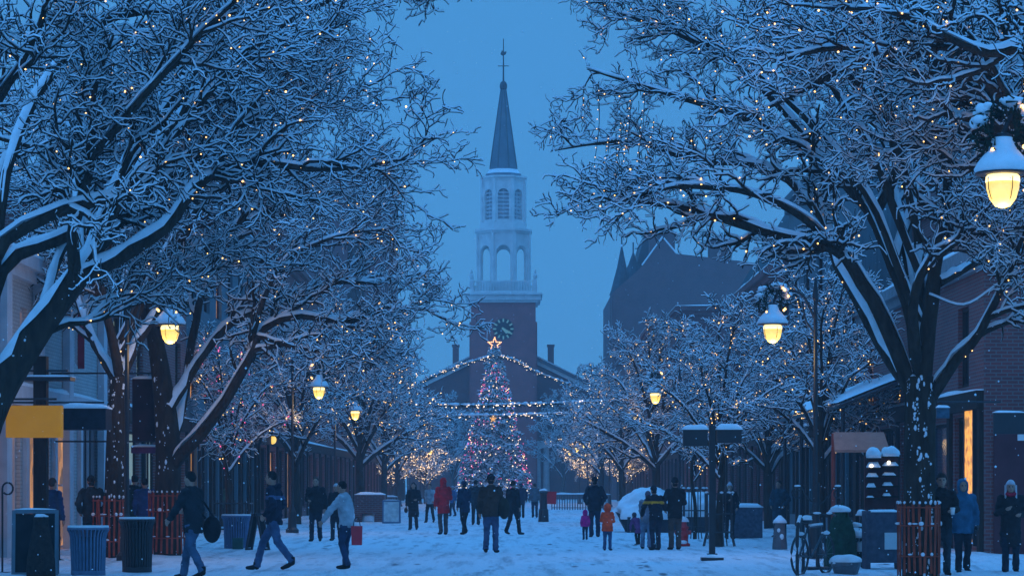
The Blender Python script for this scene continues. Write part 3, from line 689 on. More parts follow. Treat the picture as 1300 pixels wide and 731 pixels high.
# --- left near tree, leaning in from outside the frame
near_tree(11, (X(-70, 38), 38, 0), [(-70, 740, 0), (-40, 620, 0), (-12, 520, 0), (45, 425, 0), (100, 352, 0)], 38, [.34, .30, .27, .22, .17],
    [([(100, 352, 0), (150, 330, .3), (215, 285, .6), (262, 228, .8), (330, 205, 1.2), (420, 215, 1.6), (520, 202, 2)], .12, .02),
     ([(96, 356, 0), (92, 300, -.3), (97, 270, -.5), (112, 205, -1), (118, 120, -1.5), (150, 30, -2)], .11, .025),
     ([(98, 350, 0), (130, 310, .8), (165, 265, 1.4), (230, 215, 2.2), (300, 150, 3), (400, 120, 3.6)], .10, .02),
     ([(-12, 520, 0), (0, 345, .5), (90, 300, 1), (180, 250, 1.5), (290, 170, 2), (390, 110, 3)], .12, .02),
     ([(-20, 500, 0), (-10, 330, -1), (60, 270, -1.2), (140, 238, -1.4), (200, 180, -1), (280, 90, -.5), (350, 40, 0)], .11, .02),
     ([(-30, 560, 0), (-25, 300, 1), (10, 195, 1.5), (90, 185, 2), (160, 135, 3), (220, 112, 4), (300, 122, 5)], .11, .02),
     ([(40, 432, 0), (85, 412, .8), (112, 408, 1.2), (150, 378, 1.8), (215, 362, 2.4), (300, 330, 3)], .055, .018),
     ([(-40, 500, 0), (-20, 200, -1.5), (40, 60, -2.5), (90, -60, -3)], .10, .03),
     ([(112, 205, -1), (180, 130, -2), (260, 40, -2.5), (340, -30, -3)], .07, .02),
     ([(-12, 400, 0), (20, 180, 1), (120, 40, 2), (230, 10, 3), (330, 20, 4), (410, 60, 5)], .10, .02)],
    [(60, 5, 4.0, None, .10), (80, 4.5, 3.0, None, .09), (100, 5, 4.0, None, .10), (40, 5.0, 5.2, None, .09), (20, 5.8, 5.4, None, .08)],
    dict(t2=.36, n2=14, n3=10, n4=6, l2=(1.6, 3.0), l3=(.7, 1.4), l4=(.25, .5), r4=.0075, bulbs=560), 'dark spreading bare tree leaning in from the left edge of the street, snowy limbs',
    'fairy lights wound through the leaning tree at the left edge', npatch=6)
# --- left trees with orange fences
near_tree(12, (X(147, 50), 50, 0), [(147, 712, 0), (148, 600, 0), (151, 520, 0), (152, 478, 0)], 50, [.27, .24, .23, .20],
    [([(150, 488, 0), (122, 440, .3), (104, 400, .6), (90, 340, 1), (60, 250, 1.4), (20, 160, 2)], .10, .02),
     ([(152, 480, 0), (142, 420, -.4), (132, 370, -.6), (140, 290, -.8), (120, 190, -1), (160, 80, -1)], .11, .02),
     ([(155, 478, 0), (176, 430, .3), (196, 396, .6), (230, 340, 1), (290, 290, 1.2), (350, 240, 1.8), (440, 215, 2.4)], .11, .02),
     ([(154, 484, 0), (165, 440, 1), (182, 360, 1.6), (215, 270, 2), (250, 170, 2.5), (330, 70, 3)], .10, .02),
     ([(120, 436, .3), (90, 412, 1), (55, 395, 2), (10, 372, 3)], .05, .018)],
    [(45, 5, 4.6, 4.2, .09), (80, 4.5, 5.2, 4.2, .09), (120, 5, 4.2, 4.0, .08), (20, 5.5, 5.6, 4.5, .08), (65, 4, 7, 4.2, .08)],
    dict(t2=.3, n2=12, n3=9, n4=5, l2=(1.7, 3.1), l3=(.6, 1.2), l4=(.3, .55), r4=.008, k4=3, bulbs=420), 'bare tree with a slender forked trunk inside the left fence, beside the green awning sign',
    'fairy lights in the slender forked tree on the left', npatch=26)
near_tree(13, (X(212, 52), 52, 0), [(213, 712, 0), (212, 640, 0), (213, 560, 0), (205, 480, .2), (195, 420, .4)], 52, [.30, .27, .27, .21, .17],
    [([(214, 598, 0), (238, 568, -.3), (256, 548, -.5), (288, 500, -.8), (312, 452, -1), (322, 425, -1), (365, 402, -1), (437, 409, -.8), (485, 390, -.5), (556, 396, 0)], .145, .018),
     ([(214, 520, 0), (240, 480, .6), (265, 440, .9), (308, 402, 1.2), (352, 390, 1.6), (422, 361, 2), (485, 358, 2.2), (554, 342, 2.6)], .11, .018),
     ([(213, 585, 0), (234, 510, 1), (246, 430, 1.6), (262, 360, 2), (310, 300, 2.6), (380, 260, 3.2), (470, 240, 3.8)], .12, .02),
     ([(195, 420, .4), (185, 350, .6), (170, 260, 1), (190, 170, 1), (260, 80, 1.2)], .12, .025),
     ([(200, 440, .4), (225, 370, .2), (265, 310, 0), (340, 270, -.4), (430, 225, -.6), (530, 205, -.8)], .11, .02),
     ([(322, 425, -1), (370, 440, -1.4), (420, 445, -1.6), (470, 452, -1.8)], .05, .015),
     ([(320, 432, -1), (335, 380, -1.5), (365, 330, -1.8), (430, 300, -2), (500, 290, -2)], .06, .015),
     ([(196, 424, .4), (240, 330, 1.2), (300, 220, 2), (370, 130, 2.6), (440, 90, 3)], .10, .02)],
    [(75, 4.5, 5, 4.4, .09), (100, 5, 4.4, 4.4, .09), (140, 4.5, 5.2, 4.5, .08), (45, 5, 6.4, 5, .08), (30, 4.8, 7.2, 5, .08)],
    dict(t2=.34, n2=13, n3=9, n4=5, l2=(1.6, 3.0), l3=(.6, 1.2), l4=(.3, .55), r4=.008, bulbs=520), 'stout bare tree with a thick snow covered limb bending right, inside the second left fence',
    'fairy lights in the stout left tree with the bent limb', npatch=14)
# --- right near trees
near_tree(21, (X(1168, 40), 40, 0), [(1168, 745, 0), (1167, 640, 0), (1168, 540, 0), (1168, 478, 0)], 40, [.30, .265, .26, .25],
    [([(1160, 500, 0), (1148, 470, 0), (1118, 400, -.2), (1090, 355, -.4), (1066, 322, -.5), (1010, 306, -.7), (940, 288, -1), (880, 268, -1.2), (820, 258, -1.4), (745, 256, -1.6)], .145, .018),
     ([(1155, 492, 0), (1128, 452, .6), (1092, 385, 1), (1065, 335, 1.4), (1040, 270, 2), (980, 215, 2.6), (890, 205, 3.2), (800, 180, 3.6), (700, 192, 4)], .12, .016),
     ([(1165, 470, 0), (1155, 390, .4), (1130, 320, .6), (1098, 255, 1), (1050, 200, 1.2), (960, 150, 1.6), (860, 120, 2), (745, 88, 2.2)], .13, .018),
     ([(1172, 478, 0), (1180, 400, -.3), (1190, 330, -.5), (1205, 240, -.6), (1216, 120, -.7), (1190, 10, -.9)], .15, .04),
     ([(1182, 505, 0), (1215, 458, -.4), (1243, 428, -.7), (1276, 360, -1), (1300, 305, -1.2), (1330, 240, -1.5)], .105, .05),
     ([(1166, 474, 0), (1158, 380, -.8), (1185, 325, -1), (1240, 300, -1.3), (1320, 286, -1.6)], .10, .03),
     ([(1192, 360, -.5), (1230, 340, .3), (1280, 312, 1), (1340, 270, 1.6)], .07, .03),
     ([(1110, 275, 1), (1140, 210, .6), (1120, 140, .4), (1060, 80, .2), (980, 40, 0)], .09, .02),
     ([(1064, 320, -.5), (1010, 270, -1.2), (930, 240, -1.8), (850, 238, -2.2), (770, 262, -2.6)], .07, .016),
     ([(1090, 255, 1), (1020, 170, 2), (930, 80, 2.8), (850, 40, 3.2), (765, 12, 3.6)], .08, .016),
     ([(1135, 330, .6), (1165, 240, 1.4), (1160, 150, 2), (1110, 60, 2.6), (1040, -10, 3)], .09, .02),
     ],
    [(110, 4.5, 4.6, 4.0, .09), (80, 4.2, 5.2, 4.0, .09), (140, 5, 5.4, 4.2, .09), (50, 4.5, 5.5, 4.0, .08), (160, 5, 6.2, 5, .08), (200, 4.2, 6.6, 5.5, .07)],
    dict(t2=.38, n2=13, n3=8, n4=6, l2=(1.2, 2.4), l3=(.5, 1.0), l4=(.2, .45), r4=.0065, bulbs=760), 'stout bare tree with many spreading limbs in the fence on the right',
    'fairy lights dotting the stout spreading tree on the right', npatch=60)
near_tree(22, (X(1440, 34), 34, 0), [(1440, 800, 0), (1425, 560, 0), (1400, 400, 0), (1360, 290, 0)], 34, [.32, .28, .26, .22],
    [([(1360, 290, 0), (1300, 205, 0), (1247, 123, .2), (1185, 78, .4), (1136, 41, .6), (1080, 0, 1)], .14, .04),
     ([(1330, 240, 0), (1300, 170, -.5), (1215, 62, -.8), (1150, 72, -1), (1060, 62, -1), (980, 80, -1)], .10, .02),
     ([(1345, 262, 0), (1280, 185, .8), (1200, 110, 1.4), (1100, 75, 2), (1020, 110, 2.6), (950, 150, 3)], .09, .02),
     ([(1370, 300, 0), (1320, 80, -1), (1240, 66, -1.4), (1140, 20, -1.8), (1040, 10, -2)], .09, .02),
     ([(1380, 330, 0), (1340, 100, 1), (1270, 0, 1.6), (1200, -60, 2)], .10, .03),
     ([(1300, 205, 0), (1230, 215, 1), (1170, 190, 1.6), (1100, 200, 2)], .05, .018)],
    [(120, 4.5, 3.8, 5, .09), (150, 5, 3.5, 5, .09), (90, 4.5, 4, 5, .08), (170, 4.5, 4.6, 5, .08), (135, 6, 5, 5, .09), (160, 6, 5.5, 5.2, .08), (105, 5.5, 5, 5.4, .08)],
    dict(n2=12, n3=8, n4=5, l2=(1.0, 2.0), l3=(.5, 1.0), l4=(.2, .45), r4=.006, bulbs=520), 'bare tree whose snowy boughs reach in over the right lamp from beyond the right edge',
    'fairy lights in the boughs above the nearest right lamp', npatch=0)

# --- medium and far trees: a few kinds, copied
def auto_tree(seed, h, spread, nl, tr, cfg, fork=.32, far=False, lean=.1):
    g = random.Random(seed); zf = h*fork
    tp = [(0, 0, -.1), (g.uniform(-.05, .05), 0, zf*.5), (g.uniform(-.1, .1), g.uniform(-.1, .1), zf), (0, 0, zf*1.5)]
    L = []
    for i in range(nl):
        az = 2*math.pi*(i*.381966)+g.uniform(-.3, .3); u = (i+.5)/nl; rise = (h-zf)*(.40+.58*u)*g.uniform(.85, 1.05); reach = spread*(1.0-.72*u**1.5)*g.uniform(.8, 1.08)
        f = np.array([0, 0, zf*(.85+.6*u)]); d = np.array([math.cos(az), math.sin(az), 0]); s = np.array([-d[1], d[0], 0])*g.uniform(-.2, .2)*reach
        L.append(([f, f+d*reach*.3+np.array([0, 0, rise*.45])+s*.4, f+d*reach*.68+np.array([0, 0, rise*.82])+s, f+d*reach+np.array([0, 0, rise])+s*.7], tr*.5, tr*.09))
    return treemeshes(seed, (tp, [tr*1.15, tr, tr*.9, tr*.5]), L, cfg, far)
MED = [auto_tree(31+i, 7.6, 3.6, 13, .17, dict(n2=9, n3=7, n4=4, l2=(.9, 1.9), l3=(.45, .95), l4=(.25, .5), r4=.011, k4=3, snow=.024, bulbs=520)) for i in range(3)]
SLIM = auto_tree(41, 5.6, 2.2, 11, .09, dict(n2=8, n3=6, n4=4, l2=(.6, 1.4), l3=(.35, .8), l4=(.2, .4), r4=.008, snow=.022, bulbs=240), fork=.36)
FAR = [auto_tree(51+i, 7.5, 3.4, 12, .16, dict(n2=8, n3=6, n4=3, l2=(.9, 1.8), l3=(.5, 1.0), l4=(.3, .6), r4=.018, snow=.032, bulbs=420), far=True) for i in range(2)]
LITB = auto_tree(61, 6.2, 3.0, 14, .14, dict(n2=8, n3=6, n4=3, l2=(.8, 1.5), l3=(.4, .9), l4=(.3, .5), r4=.018, snow=.03, bulbs=1700), far=True, fork=.25)
TALL = auto_tree(71, 13.5, 5.2, 16, .24, dict(n2=9, n3=7, n4=3, l2=(1.6, 3.0), l3=(.8, 1.5), l4=(.4, .7), r4=.026, snow=.03, bulbs=10), far=True, fork=.22)
def tree_at(T, px, D, label, lights=None, rz=0, sc=1.0, m=BULB, r=.020, m2=None, name='bare_tree', group='bare snowy trees along the street'):
    loc = (X(px, D), D, 0); place_tree(T, loc, label, name, group, rz=R(rz), sc=sc)
    if lights: place_lights(T, loc, lights, m, r, R(rz), sc, m2=m2)
tree_at(SLIM, 1043, 62, 'slim young tree in front of the snowy glass canopy', 'fairy lights in the slim young tree by the canopy', 20, 1.15, r=.018)
tree_at(SLIM, 913, 60, 'young tree in a metal guard just right of the black signpost', 'fairy lights in the guarded tree by the signpost', 140, .95, r=.018)
tree_at(SLIM, 290, 76, 'small tree behind the blue litter bin, lit with reddish lights', 'reddish fairy lights in the small tree behind the blue bin', 250, 1.0, m=BULB, m2=BULBPINK, r=.022)
SAP = auto_tree(42, 3.6, .8, 7, .05, dict(n2=6, n3=4, n4=3, l2=(.3, .6), l3=(.2, .4), l4=(.1, .25), r4=.008, bulbs=60), fork=.5)
tree_at(SAP, 882, 68, 'thin white sapling in a guard by the snow heap', 'few fairy lights on the thin sapling', 0, 1.0, name='sapling')
MEDP = [  # px, D, scale, rot, label, label of its lights
 (976, 82, .86, 40, 'tree before the teal panelled building, lower right crown', 'lights in the tree before the teal right building'),
 (832, 98, 1.0, 200, 'wide tree behind the snow heap with many warm lights', 'warm lights in the wide tree behind the snow heap'),
 (790, 128, .98, 90, 'tree between the snow heap and the far lit trees', 'warm lights in the tree left of the snow heap'),
 (376, 92, 1.05, 300, 'tree left of the lamp over the walking man', 'lights in the tree over the walking man'),
 (458, 108, 1.1, 10, 'tree with a snowy trunk reaching right over the brick planter', 'lights in the tree over the brick planter'),
 (300, 96, 1.15, 160, 'tree in front of the long left brick block, upper part only in view', 'lights in the tree before the left brick block'),
 (1100, 70, .95, 260, 'tree behind the stout right tree and the glass canopy', 'lights in the tree behind the glass canopy')]
for i, (px, D, sc, rz, la, lb) in enumerate(MEDP): tree_at(MED[i % 3], px, D, 'snowy ' + la, lb, rz, sc, r=.02)
FARP = [(488, 132, 1.05, 0, 'far tree left of the hanging garland', 'lights in the far tree left of the garland'),
 (505, 165, 1.0, 80, 'distant tree right of the tall brick tower block', 'lights in the distant tree by the tower block'),
 (763, 160, 1.05, 130, 'distant tree under the gabled hall', 'lights in the distant tree under the gabled hall'),
 (800, 185, 1.2, 200, 'distant tree at the foot of the parapet block', 'lights in the distant tree at the parapet block'),
 (420, 150, 1.2, 270, 'distant tree before the tall tower block', 'lights in the distant tree before the tower block')]
for i, (px, D, sc, rz, la, lb) in enumerate(FARP): tree_at(FAR[i % 2], px, D, 'bare ' + la, lb, rz, sc, m=BULBFAR, r=.026)
tree_at(LITB, 497, 178, 'low round tree thick with lights left of the christmas tree', 'dense lights covering the left round tree', 0, .95, m=BULBWHITE, m2=BULBFAR, r=.030)
tree_at(LITB, 540, 200, 'second round lit tree beside the left lamps, nearer the church', 'dense lights on the round tree nearer the church, left', 70, .95, m=BULBWHITE, m2=BULBFAR, r=.030)
tree_at(LITB, 752, 200, 'low round tree thick with lights right of the christmas tree', 'dense lights covering the right round tree', 120, 1.0, m=BULBWHITE, m2=BULBFAR, r=.030)
tree_at(LITB, 792, 176, 'round lit tree behind the man in black on the right', 'dense lights on the round tree behind the man in black', 230, 1.0, m=BULBWHITE, m2=BULBFAR, r=.030)
for (px, D, sc, rz, la) in ((575, 250, .72, 0, 'pale hazy tree left of the church door'), (715, 252, .8, 60, 'pale hazy tree right of the church door'), (760, 256, .85, 150, 'tall hazy tree below the right church roof'),
    (512, 255, .9, 200, 'tall hazy tree at the left church corner'), (470, 262, 1.0, 300, 'tall hazy tree beyond the left shops'), (815, 262, .9, 20, 'tall hazy tree beyond the right lit trees')):
    tree_at(TALL, px, D, la, None, rz, sc)

# ------------------------------------------------------------------ street lamps
def lamp_proto():
    t = thing('street_lamp', 'x', 'street lamp', (0, 0, 0), 0, 'street lamps with garlands')
    m = MB(); m.lathe([(.22, 0), (.22, .12), (.15, .2), (.13, .7), (.08, .85), (.05, 1.0), (.04, 5.4), (.07, 5.45), (.04, 5.75), (.01, 5.9)], (.9, 0, 0), 12)
    m.build('pole', BLACK, t)
    a = MB(); a.tube(catmull([(.9, 0, 5.0), (.6, 0, 5.55), (.15, 0, 5.6), (0, 0, 5.35)], 12), .032, 6); a.tube(catmull([(.9, 0, 4.7), (.7, 0, 5.0), (.62, 0, 5.4)], 8), .02, 5); a.build('arm', BLACK, t)
    s = MB(); s.lathe([(.06, .62), (.10, .60), (.12, .40), (.30, .22), (.32, .15), (.2, .148)], (0, 0, 4.75), 18); s.build('shade', BLACK, t, True)
    g = MB(); g.lathe([(.192, .06), (.186, -.02), (.152, -.13), (.085, -.215), (.02, -.235)], (0, 0, 4.75), 18); gl = g.build('globe', GLOBE, t, True); g = MB(); g.lathe([(.17, .145), (.195, .12), (.197, .06), (.15, .05)], (0, 0, 4.75), 18); g.build('added_glow_ring', GLOBEGLOW, t, True)  # second lathe: added glowing ring imitating the globe's brighter top
    r = MB()
    for k in range(4): r.tube([(.200*math.cos(k*math.pi/2+.4), .200*math.sin(k*math.pi/2+.4), 4.86), (.192*math.cos(k*math.pi/2+.4), .192*math.sin(k*math.pi/2+.4), 4.73), (.158*math.cos(k*math.pi/2+.4), .158*math.sin(k*math.pi/2+.4), 4.62), (.03, 0, 4.51)], .005, 4)
    r.build('globe_rib', BLACK, t)
    n = MB(); n.lathe([(.315, .17), (.33, .21), (.27, .31), (.17, .43), (.12, .56), (.02, .63)], (0, 0, 4.75), 18); n.build('snow_cap', SNOW, t, True)
    w = MB(); rg = np.random.default_rng(3)
    for i in range(260):
        a_ = rg.random()*2*math.pi; b_ = rg.random()*2*math.pi; q = .26+.10*math.cos(b_)
        c = np.array([q*math.cos(a_)+.02, .10*math.sin(b_), 5.42+q*math.sin(a_)]); d = rg.normal(size=3)*.07
        w.tube([c, c+d], [.018, .004], 3, False)
    w.build('wreath', GREENERY, t)
    sn = MB()
    for i in range(26):
        a_ = rg.random()*math.pi; sn.ell((.30*math.cos(a_)+.02+rg.normal()*.04, rg.normal()*.05, 5.45+.30*math.sin(a_)), (.06+.05*rg.random(), .06, .04+.03*rg.random()), 7, 5)
    sn.build('wreath_snow', SNOW, t, True)
    b = MB()
    for i in range(7): a_ = rg.random()*6.28; b.ell((.3*math.cos(a_)+.02, -.12, 5.42+.3*math.sin(a_)), .026, 6, 4)
    bo = b.build('wreath_bulbs', BULB, t); bo['kind'] = 'stuff'
    l = bpy.data.lights.new('lamp_glow', 'POINT'); l.energy = 62; l.color = (1, .62, .22); l.shadow_soft_size = .2
    lo = link('lamp_glow', l, t, (0, 0, 4.3))
    return t
LAMP = lamp_proto()
LAMPS = [(1273, 31, 5.35, 1, 'nearest lamp on the right, big yellow globe under a snowy bough'), (981, 50, 4.70, 1, 'lamp with a snowy wreath before the teal panelled building, right'),
 (832, 93, 4.92, 1, 'third lamp on the right, over the snow heap tree'), (804, 122, 5.08, 1, 'fourth lamp on the right, left of the one over the snow heap'),
 (757, 168, 4.84, 1, 'outermost of the four small lamps at the right lit trees'), (742, 184, 4.62, 1, 'second of the four small lamps at the right lit trees'), (733, 192, 4.38, 1, 'third of the four small lamps at the right lit trees'), (724, 197, 4.13, 1, 'innermost of the four small lamps at the right lit trees'),
 (216, 48, 4.56, -1, 'nearest lamp on the left, glowing between the fenced trees'), (405, 76, 4.47, -1, 'lamp with a snowy wreath above the walking man, left'), (451, 100, 4.46, -1, 'third lamp on the left, over the brick planter'),
 (503, 154, 4.66, -1, 'outermost of the four small lamps at the left lit trees'), (522, 172, 4.36, -1, 'second of the four small lamps at the left lit trees'), (534, 186, 4.35, -1, 'third of the four small lamps at the left lit trees'), (546, 194, 4.22, -1, 'innermost of the four small lamps at the left lit trees')]
for i, (px, D, z, sd, la) in enumerate(LAMPS):
    o = LAMP if i == 0 else copytree(LAMP)
    o.location = (X(px, D), D, z-4.78); o.scale = (sd, 1, 1); o['label'] = la
    k = z/4.78; o.location[2] = 0; o.scale = (sd*k, k, k)
for (px, py, D, la) in ((346, 558, 99, 'small round glowing lantern on the left brick block'), (889, 470, 125, 'bright lantern high on the right shop row')):
    p = W(px, py, D); t = thing('wall_lantern', la, 'lantern', p)
    g = MB(); g.ell((0, 0, 0), (.16, .16, .18), 12, 8); g.build('globe', GLOBE, t, True)
    sd = 1 if p[0] > 0 else -1
    a = MB(); a.tube([(0, 0, .2), (sd*.3, 0, .32), (sd*max(.5, 10.1-abs(p[0])), 0, .25)], .03, 6); a.lathe([(.2, .14), (.05, .26)], (0, 0, 0), 10); a.build('bracket', BLACK, t)

# ------------------------------------------------------------------ christmas tree, star, garlands
def xmas():
    D = 222; x = X(628, D); H = 14.1; rg = np.random.default_rng(5)
    t = thing('christmas_tree', 'tall snowy christmas tree before the church, thick with pink and white lights', 'christmas tree', (x, D, 0))
    m = MB(); m.tube([(0, 0, -.1), (0, 0, H*.97)], [.26, .03], 8); m.build('trunk', BARK, t)
    n = 1900; u = rg.random(n)**1.35; zz = .5+u*(H-.6); rad = (1-u)**.85*3.3+.14; az = rg.random(n)*2*math.pi
    rr = rad*(.78+.3*rg.random(n)); tier = .12*np.sin(zz*5.2); rr *= 1+tier
    P = np.zeros((n, 6, 3)); s = np.linspace(.18, 1, 6)
    for i in range(6):
        P[:, i, 0] = np.cos(az)*rr*s[i]; P[:, i, 1] = np.sin(az)*rr*s[i]; P[:, i, 2] = zz+.25*rr*(s[i]-s[i]**2*1.25)-.05*rr*s[i]
    P[:, 1:] += rg.normal(size=(n, 5, 3))*.04
    R1 = np.broadcast_to(np.linspace(.03, .012, 6), (n, 6))
    C, CR = spawn(P, R1, rg, 10, .25, 1, (35, 60), (.35, .75), .9, .035, 4, -.05, .12, .5, -.06)
    Vs, Qs = sweep(P, R1, 4); V2, Q2 = sweep(C, CR*1.25, 3)
    link('foliage', bigmesh('foliage', np.concatenate([Vs, V2]), np.concatenate([Qs, Q2+len(Vs)]), mat('fir', (.018, .04, .024), .9, .4, 8), True), t)
    keep = rg.random(len(C)) < .85
    Vs, Qs = snowcap(C[keep], CR[keep]*1.5, rg, 4, .055, .9, 1); link('snow', bigmesh('snow', Vs, Qs, SNOW, True), t)
    L = thing('light_string', 'pink, red and white lights wound round the christmas tree', 'fairy lights', (x, D, 0))
    tt = np.linspace(0, 1, 700); hz_ = .9+tt*(H-1.1); ra = ((1-tt)**.85*3.35+.14); an = tt*2*math.pi*15
    cord = np.stack([np.cos(an)*ra, np.sin(an)*ra, hz_], -1); c = MB(); c.tube(cord, .008, 3, False); c.build('cord', BLACK, L)
    for k, (mm, cnt) in enumerate(((BULBPINK, 420), (BULBWHITE, 230), (BULBFAR, 110), (mat('blue_bulb', (.3, .5, 1), .4, 0, emit=(.2, .4, 1), estr=3, sample=False), 120))):
        u = rg.random(cnt)**1.2; a = rg.random(cnt)*2*math.pi; q = ((1-u)**.85*3.36+.14)*(.9+.16*rg.random(cnt))
        B = np.stack([np.cos(a)*q, np.sin(a)*q, .8+u*(H-1.0)], -1); V, Q = ico_pts(B, .040)
        o = link('bulbs', bigmesh('bulbs', V, Q, mm), L); o['kind'] = 'stuff'
    st = thing('star', 'glowing star on the tip of the christmas tree', 'star', (x, D, H-.2))
    pts = [((.62 if i % 2 == 0 else .26)*math.sin(i*math.pi/5), .55+(.62 if i % 2 == 0 else .26)*math.cos(i*math.pi/5)) for i in range(10)]
    f = MB()
    for i in range(10): a, b = pts[i], pts[(i+1) % 10]; f.tube([(a[0], 0, a[1]), (b[0], 0, b[1])], .035, 5)
    f.tube([(0, 0, -.4), (0, 0, .2)], .04, 5); f.build('frame', BLACK, st)
    B = np.array([np.array([pts[i][0], -.05, pts[i][1]])*(1-q)+np.array([pts[(i+1)%10][0], -.05, pts[(i+1)%10][1]])*q for i in range(10) for q in (0, .33, .66)])
    V, Q = ico_pts(B, .06); o = link('bulbs', bigmesh('bulbs', V, Q, mat('star_bulb', (1, .6, .3), .4, 0, emit=(1, .42, .16), estr=4, sample=False)), st)
    return x, D, H
XT = xmas()
def garland(pts, label, seed, r=.13, nb=90):
    rg = np.random.default_rng(seed); P = catmull(pts, 120); t = thing('garland', label, 'garland', tuple(P[0]), 0, 'lit garlands across the street'); P = P-P[0]
    m = MB(); m.tube(P, .03, 5)
    for i in range(1100):
        j = rg.integers(0, 119); f = rg.random(); c = P[j]*(1-f)+P[j+1]*f; d = rg.normal(size=3)*r*[1, 1, 1]; m.tube([c, c+d], [.03, .006], 3, False)
    m.build('greenery', GREENERY, t)
    s = MB(); Pn = P.copy(); rr = np.clip(.085*(1+.5*rg.normal(size=120)), .03, .16); s.tube(Pn+np.array([0, 0, .09]), rr, 7); s.build('snow', SNOW, t, True)
    B = P[rg.integers(0, 120, nb)]+rg.normal(size=(nb, 3))*[.12, .06, .09]+np.array([0, -.12, 0]); V, Q = ico_pts(B, .034); o = link('bulbs', bigmesh('bulbs', V, Q, BULBWHITE), t); o['kind'] = 'stuff'
garland([(-10, 150, 6.7), W(525, 514, 150), W(600, 515, 150), W(660, 514, 150), W(720, 512, 150), (10, 150, 6.9)], 'upper of the two level snowy garlands across the street', 1)
garland([(-10, 170, 6.9), W(525, 526.5, 170), W(620, 528, 170), W(690, 526, 170), (10, 170, 6.9)], 'lower of the two level snowy garlands across the street', 2)
tx, tD, tH = XT
garland([(-10.4, tD-4, 9.2), W(527, 489, tD-3), W(575, 467, tD-2), (tx-.3, tD-.4, tH-.75)], 'snowy garland sloping from the tree top down to the left', 3, .15, 70)
garland([(tx+.3, tD-.4, tH-.75), W(655, 458, tD-2), W(690, 476, tD-3), (10.1, tD-4, 8.9)], 'snowy garland sloping from the tree top down to the right', 4, .15, 70)
st = thing('hanging_star', 'small gold star hanging from the lower garland', 'star', W(626, 527, 169.6))
B = np.array([(.2*math.sin(i*math.pi/5)*(1 if i % 2 == 0 else .5), 0, -.25+.2*math.cos(i*math.pi/5)*(1 if i % 2 == 0 else .5)) for i in range(10)]+[(0, 0, -.25), (-.02, 0, -.62), (.03, 0, -.75)])
V, Q = ico_pts(B, .055); link('bulbs', bigmesh('bulbs', V, Q, mat('gold_bulb', (1, .6, .2), .4, 0, emit=(1, .45, .05), estr=1.2, sample=False)), st)
f = MB(); f.tube([(0, 0, 0), (0, 0, -.8)], .012, 4); f.build('cord', BLACK, st)
# strings of lights hanging free at the left rim of the right crown
for i, (x0, y0, y1) in enumerate(((760, 105, 212), (772, 172, 216), (788, 150, 222), (800, 120, 205), (818, 110, 205), (830, 150, 206))):
    a, b = np.array(W(x0, y0, 41.5+.15*i)), np.array(W(x0-6-i, y1, 41.5+.15*i))
    t = thing('hanging_light_string', ('outermost', 'second', 'third', 'fourth', 'fifth', 'innermost')[i]+' light string hanging at the left rim of the right crown', 'fairy lights', tuple(a), 0, 'light strings hanging free from the right tree')
    c = MB(); c.tube(catmull([(0, 0, 0), (b-a)*.5+np.array([.05, 0, 0]), b-a], 8), .006, 4); c.build('cord', BLACK, t)
    for q in np.linspace(.1, 1, 9): link('bulb', bulbmesh(.008, BULBDIM), t, (b-a)*q+np.array([.01, -.02, 0]))
P0, P1 = np.array(W(1180, 374, 39.5)), np.array(W(1290, 345, 38.8))
c = catmull([P0, (P0*.6+P1*.4)+np.array([0, 0, -.32]), (P0*.25+P1*.75)+np.array([0, 0, -.16]), P1], 16); t = thing('rope', 'snow crusted rope sagging between two limbs of the stout right tree', 'rope', tuple(P0))
m = MB(); m.tube(c-P0, .012, 6); m.build('strand', BLACK, t); m = MB(); m.tube(c-P0+np.array([0, 0, .022]), .022, 6); m.build('snow', SNOW, t, True)

# ------------------------------------------------------------------ street furniture
ORANGE = mat('orange_slat', (.34, .055, .025), .7, .3, 6)
def snow_fence(x, y, r, h, label, seed):
    t = thing('snow_fence', label, 'fence', (x, y, 0), 0, 'orange fences round the tree trunks'); g = random.Random(seed); m = MB(); s = MB()
    for i in range(22):
        a = 2*math.pi*i/22; rr = r*(1+g.uniform(-.06, .06)); m.box((rr*math.cos(a), rr*math.sin(a), h*.5+.02), (.012, .042, h*g.uniform(.90, 1.04)), a, g.uniform(-.05, .05))
        if g.random() < .8: s.ell((rr*math.cos(a), rr*math.sin(a), h+.02), (.022, .03, .02+.02*g.random()), 6, 4)
        for zz in (.3, .72):
            if g.random() < .55: s.ell((rr*1.03*math.cos(a+.1+g.uniform(-.08,.08)), rr*1.03*math.sin(a+.1), h*zz+.01), (.02+.04*g.random(), .03, .012+.035*g.random()**2), 6, 4)
    m.build('slat', ORANGE, t); s.build('snow', SNOW, t, True)
    w = MB()
    for zz in (.28, .70, .95): w.tube([(r*1.01*math.cos(q), r*1.01*math.sin(q), h*zz) for q in np.linspace(0, 2*math.pi, 25)], .012, 4, False)
    w.build('wire', ORANGE, t)
snow_fence(X(135, 49.6), 50.0, .36, 1.25, 'orange slat fence round the slender forked tree, left', 1)
snow_fence(X(212, 52), 52, .40, 1.35, 'orange slat fence round the stout left tree with the bent limb', 2)
snow_fence(X(1167, 40), 40, .34, 1.2, 'orange slat fence round the stout tree on the right', 3)
